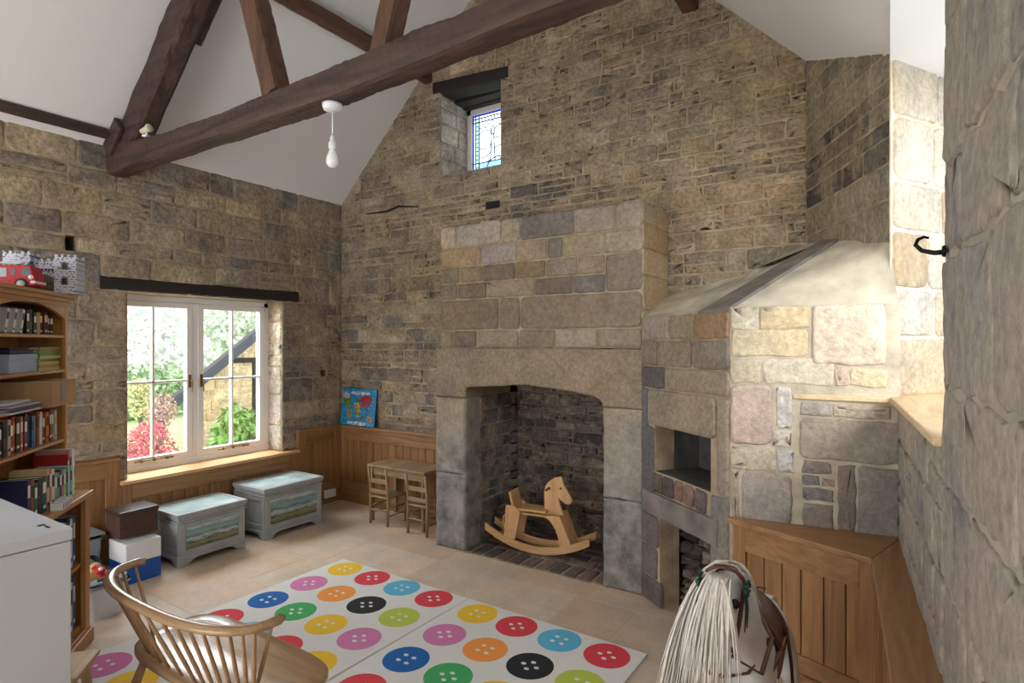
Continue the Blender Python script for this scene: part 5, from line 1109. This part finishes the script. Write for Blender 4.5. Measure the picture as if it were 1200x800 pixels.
# cardboard box and papers on the third shelf
cbx = thing('cardboard_box', 'long brown cardboard box with parcel tape sticking out of the third shelf', 'box', (0, 0, 0)); place(cbx, (-.44, .0, SH[1]+.0005))
mb = MB(); mb.box(0, .27, 0, .30, 0, .125); obj('body', mb, plain('brown card', (176, 140, 98), .8, bump=.1, var=.05), cbx, bevel=.002)
mb = MB(); mb.box(.09, .15, -.0012, 0, .02, .125); mb.box(.09, .15, -.001, .30, .125, .1262); obj('parcel_tape', mb, plain('parcel tape', (120, 84, 62), .35), cbx)
for i in range(7):
    mb = MB(); c = [(210, 208, 214), (120, 126, 150), (224, 220, 216), (90, 84, 92), (200, 196, 204), (150, 140, 160), (226, 224, 222)][i]; mb.box(0, .25, 0, .20, 0, .006)
    o = obj('magazine', mb, col(*c, .4)); place(o, (-.72+rb.uniform(-.008, .008), .06+rb.uniform(-.02, .01), SH[1]+.0005+i*.0066), rb.uniform(-.06, .06)); tag(o, 'thin magazine lying %s from the bottom of the pile left of the cardboard box' % ORD[i], 'magazine', 'magazines beside the cardboard box')
# books in the lowest bay
D_ = [('yellow', (226, 206, 40), .008, .17), ('white and purple', (226, 222, 232), .03, .245), ('pink patterned', (196, 140, 150), .03, .245), ('red', (170, 44, 40), .02, .225), ('pale blue', (110, 180, 208), .03, .17), ('cream', (224, 216, 170), .012, .17), ('turquoise', (40, 150, 180), .024, .17), ('lime', (190, 200, 90), .02, .165), ('grey', (150, 150, 160), .02, .16), ('dark red', (130, 34, 40), .022, .17), ('sky blue', (84, 160, 204), .024, .16), ('green', (150, 176, 80), .024, .165), ('off white', (222, 214, 196), .03, .19), ('coral', (206, 110, 90), .016, .20), ('beige', (206, 180, 140), .03, .20), ('dark teal', (30, 84, 84), .04, .17), ('black barred', (40, 40, 46), .04, .17), ('green spined', (40, 100, 70), .03, .16), ('brick red', (150, 60, 50), .03, .18), ('navy', (36, 44, 80), .03, .19)]
x = -.06
for i, (cn, c, w, h) in enumerate(D_):
    x -= w+.001
    if x < -.70: break
    book(x, w, .045 if i < 4 else .02+.001*i, .15, HB_, h, c, '%s book standing %s from the right in the lowest open bay' % (cn, ORD[i]), 'books on the base top', (240, 240, 240) if i % 2 else (30, 30, 40))
mb = MB(); mb.mat(col(235, 235, 235, .5)); mb.box(0, .15, 0, .05, 0, .035); mb.mat(col(20, 20, 24, .5))
for k in range(6): mb.box(.005+.025*k, .012+.025*k, -.001, 0, .004, .031)
for k in range(6): mb.box(.005+.025*k, .012+.025*k, .0, .05, .035, .0357)
o = obj('patterned_box', mb); place(o, (-.42, -.035, HB_+.0005), .1); tag(o, 'black and white patterned box lying in front of the lowest books', 'box')
for i, (cn, c, w, h) in enumerate([('blue', (60, 100, 150), .03, .27), ('white', (222, 224, 228), .03, .26), ('navy', (40, 52, 84), .035, .28), ('grey', (150, 156, 166), .03, .26)]):
    for zb, nm in ((.4502, 'upper'), (.1102, 'lower')):
        book(-.10-.036*i, w, .04, .2, zb, h, c, '%s folder in the %s base shelf, %s from the right' % (cn, nm, ORD[i]), 'folders in the base of the bookcase', (230, 230, 230) if i % 2 == 0 else (40, 40, 40))

# toy castle and fire engine on top
cs = thing('toy_castle', 'grey and white printed toy castle with arched gate on top of the bookcase', 'toy castle', (0, 0, 0)); place(cs, (-.085, .06, TOPZ+.0005), math.radians(-90)*1.0)
# local: x runs along -y of the case ; face towards camera is local -y... built as towers along local x
m, nt, b = newmat('castle brick print'); L = nt.links; tc = N(nt, 'ShaderNodeTexCoord'); sp = N(nt, 'ShaderNodeSeparateXYZ'); L.new(tc.outputs['Object'], sp.inputs[0]); cmb = N(nt, 'ShaderNodeCombineXYZ'); L.new(sp.outputs['X'], cmb.inputs[0]); L.new(sp.outputs['Z'], cmb.inputs[1])
bt = N(nt, 'ShaderNodeTexBrick', Scale=1.0); bt.inputs['Mortar Size'].default_value = .0035; bt.inputs['Brick Width'].default_value = .021; bt.inputs['Row Height'].default_value = .0135; bt.inputs['Color1'].default_value = (*lin((176, 180, 194)), 1); bt.inputs['Color2'].default_value = (*lin((96, 100, 116)), 1); bt.inputs['Mortar'].default_value = (*lin((196, 198, 208)), 1); bt.inputs['Bias'].default_value = -.2
L.new(cmb.outputs[0], bt.inputs['Vector']); nn_ = N(nt, 'ShaderNodeTexVoronoi', Scale=70.0); L.new(cmb.outputs[0], nn_.inputs['Vector']); lt = N(nt, 'ShaderNodeMath', operation='LESS_THAN'); L.new(nn_.outputs['Distance'], lt.inputs[0]); lt.inputs[1].default_value = .28
mx = N(nt, 'ShaderNodeMix', data_type='RGBA'); L.new(lt.outputs[0], mx.inputs[0]); L.new(bt.outputs['Color'], mx.inputs[6]); mx.inputs[7].default_value = (*lin((60, 62, 74)), 1); L.new(mx.outputs[2], b.inputs['Base Color']); b.inputs['Roughness'].default_value = .6
CM = m
def tower(x0, x1, y0, y1, h, nm):
    mb = MB(); mb.box(x0, x1, y0, y1, 0, h); k = max(3, int((x1-x0)/.022)); w = (x1-x0)/(2*k-1)
    for i in range(k): mb.box(x0+2*i*w, x0+2*i*w+w, y0, y0+.008, h, h+.014); mb.box(x0+2*i*w, x0+2*i*w+w, y1-.008, y1, h, h+.014)
    return obj(nm, mb, CM, cs, bevel=.001)
tower(-.045, .052, -.06, .05, .19, 'tower')
tower(-.15, -.046, -.03, .04, .17, 'gatehouse'); tower(-.27, -.151, -.06, .05, .20, 'tower')
def archw(x, z, w, h, y, mname, par=cs, fm=(38, 34, 36)):
    mb = MB(); pts = [(-w/2, 0), (w/2, 0), (w/2, h-w/2)]+[(w/2*math.cos(PI*k/10), h-w/2+w/2*math.sin(PI*k/10)) for k in range(1, 10)]+[(-w/2, h-w/2)]
    mb.prism(pts, (x, y, z), (1, 0, 0), Z, (0, -1, 0), .003); obj(mname, mb, col(*fm), par)
for z in (.045, .125): archw(.0, z, .030, .042, -.0605, 'arch_surround', fm=(120, 110, 110)); archw(.0, z+.003, .018, .032, -.0640, 'window')
archw(-.098, .0, .076, .10, -.0305, 'gate', fm=(112, 102, 92))
mb = MB()
for k in range(7): mb.box(-.132+.0115*k, -.130+.0115*k, -.0345, -.0335, .002, .085)
for z in (.02, .05): mb.box(-.132, -.062, -.0350, -.0335, z, z+.004)
obj('gate_bars', mb, col(50, 40, 34), cs)
for x in (-.13, -.115, -.10, -.085, -.07): mb = MB(); mb.box(x, x+.009, -.0325, -.030, .118, .13); obj('slot_window', mb, col(40, 38, 44), cs)
archw(-.21, .12, .02, .032, -.0605, 'window')
fe = thing('fire_engine', 'red toy fire engine in front of the toy castle on the bookcase', 'toy vehicle', (0, 0, 0)); place(fe, (-.30, .105, TOPZ+.0005), -PI/2)
RED = col(176, 16, 26, .5)
mb = MB(); mb.prism([(-.26, .018), (-.26, .115), (-.082, .118), (-.018, .118), (-.004, .068), (0, .05), (0, .018)], (0, -.055, 0), (1, 0, 0), Z, (0, 1, 0), .11); obj('body', mb, RED, fe, bevel=.005)
mb = MB(); mb.prism([(-.052, .068), (-.052, .105), (-.024, .105), (-.012, .068)], (0, -.0565, 0), (1, 0, 0), Z, (0, 1, 0), .113); obj('cab_window', mb, col(60, 66, 70, .15), fe)
mb = MB(); mb.prism([(-.098, .07), (-.098, .1), (-.078, .1), (-.078, .07)], (0, -.0565, 0), (1, 0, 0), Z, (0, 1, 0), .113); obj('cab_window', mb, col(60, 66, 70, .15), fe)
mb = MB(); mb.box(-.20, -.115, -.0565, -.054, .06, .102); obj('locker', mb, col(150, 158, 166, .3), fe)
mb = MB(); mb.box(-.19, -.16, -.058, -.056, .03, .055); obj('hose_panel', mb, col(50, 50, 54), fe)
mb = MB(); mb.box(-.255, -.001, -.0572, -.0545, .046, .056); obj('side_stripe', mb, RED, fe)
mb = MB(); mb.box(-.018, .003, -.058, .058, .03, .044); obj('bumper', mb, col(236, 220, 224, .3), fe, bevel=.002)
mb = MB(); mb.lathe([(0, 0), (.011, 0), (.011, .002), (0, .002)], seg=16, m=Matrix.Translation((-.016, -.0555, .06)) @ Matrix.Rotation(PI/2, 4, 'X')); obj('round_badge', mb, col(236, 226, 226), fe)
for x in (-.055, -.20):
    for s in (-1, 1):
        m_ = Matrix.Translation((x, s*.052, .027)) @ Matrix.Rotation(-s*PI/2, 4, 'X')
        mb = MB(); mb.lathe([(.0, -.006), (.027, -.006), (.028, .004), (.024, .008), (.016, .0085), (.0, .006)], seg=24, m=m_); wl_ = obj('wheel', mb, col(30, 30, 32), fe)
        mb = MB(); mb.lathe([(0, .0075), (.016, .0085), (.017, .0105), (.006, .011), (0, .0125)], seg=20, m=m_); obj('hub_cap', mb, col(200, 196, 186, .3), wl_)
mb = MB(); mb.lathe([(0, 0), (.016, 0), (.016, .012), (.010, .018), (0, .019)], (-.04, 0, .115), 16); obj('beacon', mb, col(60, 84, 120, .2), fe)
mb = MB()
for y in (-.018, .018): mb.box(-.25, -.075, y-.003, y+.003, .128, .136)
for k in range(9): mb.box(-.245+.02*k, -.241+.02*k, -.018, .018, .130, .134)
mb.box(-.2, -.19, -.02, .02, .115, .13); mb.box(-.1, -.09, -.02, .02, .115, .13); obj('ladder', mb, col(190, 194, 200, .3), fe)

# ------------------------------------------------------------------ large white rocking horse
hr = thing('rocking_horse', 'large white rocking horse with long cream mane and brown saddle by the oak ledge', 'rocking horse', (-.40, 1.95, 0)); HO = Vector((.40, -1.95, 0))
def skin(name, verts, edges, mat, parent, off=HO, sub=2):
    bm = bmesh.new(); lay = bm.verts.layers.skin.verify(); vs = [bm.verts.new(Vector(v[:3])+off) for v in verts]
    for a, b in edges: bm.edges.new((vs[a], vs[b]))
    for v, d in zip(vs, verts): v[lay].radius = (d[3], d[4] if len(d) > 4 else d[3])
    vs[0][lay].use_root = True
    me = bpy.data.meshes.new(name); bm.to_mesh(me); bm.free(); me.materials.append(mat)
    o = bpy.data.objects.new(name, me); C.objects.link(o); o.parent = parent
    m = o.modifiers.new('k', 'SKIN'); m.use_smooth_shade = True; m = o.modifiers.new('s', 'SUBSURF'); m.levels = sub; m.render_levels = sub
    return o
V = [(-.385, 2.0, .69, .115), (-.386, 2.12, .71, .10), (-.388, 2.25, .705, .08), (-.385, 1.86, .70, .112), (-.378, 1.75, .735, .10), (-.370, 1.705, .83, .088), (-.362, 1.675, .93, .074), (-.362, 1.635, 1.00, .056), (-.366, 1.575, 1.005, .042), (-.362, 1.53, .945, .034), (-.357, 1.495, .88, .027), (-.354, 1.475, .84, .025)]
Ed = [(0, 1), (1, 2), (0, 3), (3, 4), (4, 5), (5, 6), (6, 7), (7, 8), (8, 9), (9, 10), (10, 11)]
for s, f in ((-1, 4), (1, 4)):
    i = len(V); V += [(-.38+s*.065, 1.73, .62, .05), (-.38+s*.085, 1.62, .47, .032), (-.38+s*.09, 1.52, .36, .022), (-.38+s*.09, 1.52, .23, .017), (-.38+s*.09, 1.49, .17, .025)]
    Ed += [(4, i), (i, i+1), (i+1, i+2), (i+2, i+3), (i+3, i+4)]
for s in (-1, 1):
    i = len(V); V += [(-.388+s*.065, 2.26, .60, .05), (-.388+s*.085, 2.28, .47, .036), (-.388+s*.09, 2.38, .37, .024), (-.388+s*.09, 2.40, .25, .017), (-.388+s*.09, 2.44, .17, .025)]
    Ed += [(2, i), (i, i+1), (i+1, i+2), (i+2, i+3), (i+3, i+4)]
skin('body', V, Ed, M['horse'], hr)
def hobj_(nm, mb, mat=None, **k): return obj(nm, shift(mb, HO), mat, hr, **k)
for s in (-1, 1):
    mb = MB(); mb.tube([(-.368+s*.030, 1.61, 1.0), (-.368+s*.040, 1.61, 1.025), (-.368+s*.046, 1.61, 1.045)], [.012, .010, .002], 8); hobj_('ear', mb, M['horse'])
    mb = MB(); mb.lathe([(.012*math.sin(PI*k/10)+.0001, -.012*math.cos(PI*k/10)) for k in range(11)], (-.365+s*.034, 1.548, .985), 14); hobj_('eye', mb, col(24, 20, 20, .1))
    mb = MB(); mb.lathe([(.006*math.sin(PI*k/8)+.0001, -.006*math.cos(PI*k/8)) for k in range(9)], (-.355+s*.014, 1.452, .845), 10); hobj_('nostril', mb, col(120, 80, 84))
    # rosette with ribbon tails
    mb = MB(); cx_, cy_, cz_ = -.367+s*.056, 1.575, 1.02
    for k in range(8):
        a = 2*PI*k/8; mb.tube([(cx_, cy_, cz_), (cx_+.004*s, cy_+.016*math.cos(a), cz_+.016*math.sin(a)), (cx_+.008*s, cy_+.020*math.cos(a+.4), cz_+.020*math.sin(a+.4))], [.004, .008, .003], 6, flat=.5)
    for q in (-.008, .006): mb.tube([(cx_, cy_+q, cz_), (cx_+.006*s, cy_+q*1.5-.01, cz_-.05), (cx_+.004*s, cy_+q*2-.012, cz_-.10)], [.006, .007, .004], 6, flat=.35)
    hobj_('rosette', mb, M['green_ribbon'])
def straps(nm, lst, mat=M['leather']):
    mb = MB()
    for pts, r in lst: mb.tube(pts, r, 8, flat=.45)
    return hobj_(nm, mb, mat)
def ring(c, rx, ry, n=18, tilt=0, a0=0, a1=2*PI):
    return [(c[0]+rx*math.cos(a0+(a1-a0)*k/n), c[1]+ry*math.sin(a0+(a1-a0)*k/n)*math.cos(tilt), c[2]+ry*math.sin(a0+(a1-a0)*k/n)*math.sin(tilt)) for k in range(n+1)]
straps('browband', [([(-.367-.054, 1.60, 1.0), (-.367-.044, 1.59, 1.04), (-.367-.02, 1.585, 1.058), (-.367+.005, 1.583, 1.062), (-.367+.03, 1.588, 1.054), (-.367+.046, 1.595, 1.035), (-.367+.054, 1.60, 1.0)], .009)])
straps('cheek_strap', [([(-.367+s*.05, 1.585, 1.01), (-.360+s*.042, 1.54, .95), (-.356+s*.034, 1.495, .885)], .0055) for s in (-1, 1)])
straps('noseband', [(ring((-.357, 1.497, .885), .036, .034, tilt=-.9), .0055)])
straps('rein', [([(-.356+s*.034, 1.495, .875), (-.37+s*.10, 1.56, .82), (-.385+s*.115, 1.72, .84), (-.39+s*.05, 1.86, .86)], .006) for s in (-1, 1)])
straps('breast_strap', [([(-.38-.115, 1.82, .76), (-.38-.09, 1.68, .72), (-.38, 1.63, .70), (-.38+.09, 1.68, .72), (-.38+.115, 1.82, .76)], .009), ([(-.38-.10, 1.74, .83), (-.376-.06, 1.64, .77), (-.376, 1.62, .75), (-.376+.06, 1.64, .77), (-.38+.10, 1.74, .83)], .007), ([(-.378, 1.625, .70), (-.378, 1.66, .62), (-.38, 1.76, .585)], .009)])
straps('girth', [(ring((-.402, 1.98, .70), .124, .124, tilt=PI/2), .014)])
# saddle: seat, flaps, pommel
vs = []; nU, nV = 16, 12
for j in range(nV+1):
    for i in range(nU+1):
        u = -1+2*i/nU; v = -1+2*j/nV; a = u*1.25; rr_ = .124+.026*max(0, abs(v)-.35)**1.0*(1-abs(u))*1.6
        vs.append((-.383+math.sin(a)*rr_, 1.94+v*(.09-.03*abs(u)), .69+math.cos(a)*rr_+.010*(1-abs(u))))
mb = MB(); mb.smooth = True; mb.add(vs, [(j*(nU+1)+i, j*(nU+1)+i+1, (j+1)*(nU+1)+i+1, (j+1)*(nU+1)+i) for j in range(nV) for i in range(nU)])
so_ = hobj_('saddle_seat', mb, M['leather']); sm_ = so_.modifiers.new('t', 'SOLIDIFY'); sm_.thickness = .012
for s in (-1, 1):
    mb = MB(); pts = [(-.06, 0), (.06, 0), (.055, -.07), (.025, -.11), (-.025, -.11), (-.055, -.07)]
    mb.prism(pts, (-.387+s*.114, 1.93, .745), (0, 1, 0), (s*.12, 0, 1), (s, 0, 0), .006); hobj_('saddle_flap', mb, M['leather_tan'], bevel=.002)
    mb = MB(); x = -.387+s*.128; mb.tube([(x-s*.01, 1.97, .77), (x+s*.005, 1.965, .66), (x+s*.012, 1.96, .55)], .012, 8, flat=.4); hobj_('stirrup_leather', mb, col(58, 32, 26, .5))
    mb = MB(); z_ = .50; mb.tube([(x+s*.012, 1.96+.03*math.sin(a), z_+.0+.045*math.cos(a)) for a in [2.3*PI/2*0+(-2.2+4.4*k/12) for k in range(13)]], .004, 8); mb.beam((x+s*.012, 1.93, z_-.028), (x+s*.012, 1.99, z_-.028), .025, .006); hobj_('stirrup', mb, M['steel'])
straps('crupper', [([(-.385, 2.02, .81), (-.388, 2.16, .80), (-.388, 2.31, .74)], .007)])
# hair
rh = random.Random(77)
def strand(mb, a, b, c, d, r):
    pts = []
    for k in range(8):
        t = k/7; pts.append(Vector(a)*(1-t)**3+Vector(b)*3*t*(1-t)**2+Vector(c)*3*t*t*(1-t)+Vector(d)*t**3)
    k = rh.uniform(.82, 1.12); mb.tube(pts, [r*.7, r, r, r, r*.95, r*.85, r*.6, r*.2], 5, flat=.55, colr=(k, k, k))
crest = [(-.366, 1.60, 1.055), (-.364, 1.63, 1.062), (-.362, 1.67, 1.045), (-.364, 1.715, 1.0), (-.370, 1.755, .935), (-.376, 1.80, .87)]
def cr_(t):
    t *= len(crest)-1; i = min(int(t), len(crest)-2); f = t-i; return Vector(crest[i]).lerp(Vector(crest[i+1]), f)
mb = MB()
for i in range(430):
    t = rh.random()**1.3; a = cr_(t); sp_ = rh.random(); L_ = rh.uniform(.36, .50)*(1-.25*t)
    out_ = .065+.07*sp_; dx = -out_-.03*rh.random(); dy = -.10*(1-t)*rh.uniform(.5, 1.2)-.02+rh.gauss(0, .012)
    b_ = a+Vector((-.065-.015*sp_, -.01*(1-t), .012)); c_ = a+Vector((dx*.9, dy*.6, -L_*.45)); d_ = a+Vector((dx*1.05+rh.gauss(0, .012), dy+rh.gauss(0, .012), -L_))
    strand(mb, a, b_, c_, d_, rh.uniform(.003, .0052))
for i in range(26):
    t = rh.random(); a = cr_(t); b_ = a+Vector((.03, 0, .01)); d_ = a+Vector((.06+rh.gauss(0, .006), -.01, -.05-.03*rh.random())); strand(mb, a, b_, a+Vector((.05, -.0, -.02)), d_, rh.uniform(.0025, .004))
M['hairv'] = wood('cream mane hair', (196, 188, 178), (232, 227, 220), 'Z', .55, 3, .1)
o = hobj_('mane', mb, M['hairv']); o['kind'] = 'stuff'
mb = MB()
for i in range(230):
    a = Vector((-.372+rh.gauss(0, .009), 1.567+rh.uniform(-.01, .01), 1.045)); w_ = rh.gauss(0, .016)-.004; L_ = rh.uniform(.17, .27)
    b_ = a+Vector((w_*.6, -.04, .004)); c_ = a+Vector((w_*1.4, -.085, -.08)); d_ = a+Vector((w_*1.7, -.115+rh.gauss(0, .008), -L_)); strand(mb, a, b_, c_, d_, rh.uniform(.0028, .0045))
o = hobj_('forelock', mb, M['hairv']); o['kind'] = 'stuff'
mb = MB()
for i in range(120):
    a = Vector((-.388+rh.gauss(0, .008), 2.33, .70)); w_ = rh.gauss(0, .02); L_ = rh.uniform(.3, .42); strand(mb, a, a+Vector((0, .06, .03)), a+Vector((w_, .10, -.12)), a+Vector((w_*1.6, .09, -L_)), rh.uniform(.003, .005))
o = hobj_('tail', mb, M['hairv']); o['kind'] = 'stuff'
# stand
mb = MB(); mb.box(-.435, -.365, 1.45, 2.45, .10, .155); hobj_('stand_beam', mb, M['oakY'], bevel=.006)
for y in (1.55, 2.35): mb = MB(); mb.box(-.56, -.24, y-.04, y+.04, .0, .10); hobj_('stand_foot', mb, M['oakX'], bevel=.006)
for y in (1.72, 2.2): mb = MB(); mb.lathe([(.022, .155), (.03, .18), (.02, .24), (.028, .32), (.02, .37)], (-.40, y, 0), 16); hobj_('stand_post', mb, M['oakZ'])
mb = MB(); mb.box(-.425, -.375, 1.66, 2.26, .37, .405); hobj_('stand_rail', mb, M['oakY'], bevel=.005)
for y in (1.70, 2.22): mb = MB(); mb.tube([(-.49, y, .20), (-.49, y, .44), (-.31, y, .44), (-.31, y, .20)], .005, 8); hobj_('swing_iron', mb, M['steel'])
mb = MB()
for s in (-1, 1): pass
for s in (-1, 1):
    mb = MB(); mb.box(-.40+s*.09-.018, -.40+s*.09+.018, 1.44, 2.48, .14, .165); hobj_('hoof_rail', mb, M['oakY'], bevel=.004)

# ------------------------------------------------------------------ light and camera
wd = bpy.data.worlds.new('overcast sky'); bpy.context.scene.world = wd; wd.use_nodes = True
wn = wd.node_tree; bg = wn.nodes['Background']; tc = N(wn, 'ShaderNodeTexCoord'); sp = N(wn, 'ShaderNodeSeparateXYZ'); wn.links.new(tc.outputs['Generated'], sp.inputs[0])
cr = N(wn, 'ShaderNodeValToRGB'); wn.links.new(sp.outputs['Z'], cr.inputs['Fac']); e = cr.color_ramp.elements
e[0].position = 0; e[0].color = (.80, .86, .92, 1); e[1].position = .6; e[1].color = (.95, .98, 1.0, 1)
wn.links.new(cr.outputs['Color'], bg.inputs['Color']); bg.inputs['Strength'].default_value = 2.5
def area(name, loc, target, sx, sy, power, c=(1, 1, 1), spread=PI):
    l = bpy.data.lights.new(name, 'AREA'); l.shape = 'RECTANGLE'; l.size = sx; l.size_y = sy; l.energy = power; l.color = c; l.spread = spread
    o = bpy.data.objects.new(name, l); C.objects.link(o); o.location = loc; o.rotation_euler = (Vector(target)-Vector(loc)).to_track_quat('-Z', 'Y').to_euler(); return o
area('right_window_daylight', (1.9, .1, 2.9), (-.3, 3.1, 1.6), 1.8, 1.4, 165, (1, .98, .95))
area('garden_window_daylight', (-5.6, 2.76, 2.3), (-3.4, 2.8, .6), 1.5, 1.2, 105, (.97, .985, 1))
area('side_window_daylight', (-4.95, -.6, 1.35), (-2.5, .6, 1.5), 1.9, 1.4, 44, (.95, .98, 1))
area('added_end_fill', (-2.5, -2.62, 1.35), (-2.5, 0, 1.7), 3.2, 2.0, 78, (1, .98, .95))  # added fill light from behind the camera, its window is made up
cam_ = bpy.data.cameras.new('camera'); co = bpy.data.objects.new('camera', cam_); C.objects.link(co)
co.location = (0, 0, 1.65); co.rotation_euler = (PI/2, 0, math.radians(33.05)); cam_.sensor_width = 36; cam_.lens = 681/1200*36; cam_.shift_y = 1/1200; cam_.clip_start = .02
bpy.context.scene.camera = co
vs_ = bpy.context.scene.view_settings
bpy.context.scene.display_settings.display_device = 'sRGB'
vs_.view_transform = 'Standard'; vs_.look = 'None'; vs_.exposure = 0.47; vs_.gamma = 1; vs_.use_curve_mapping = False
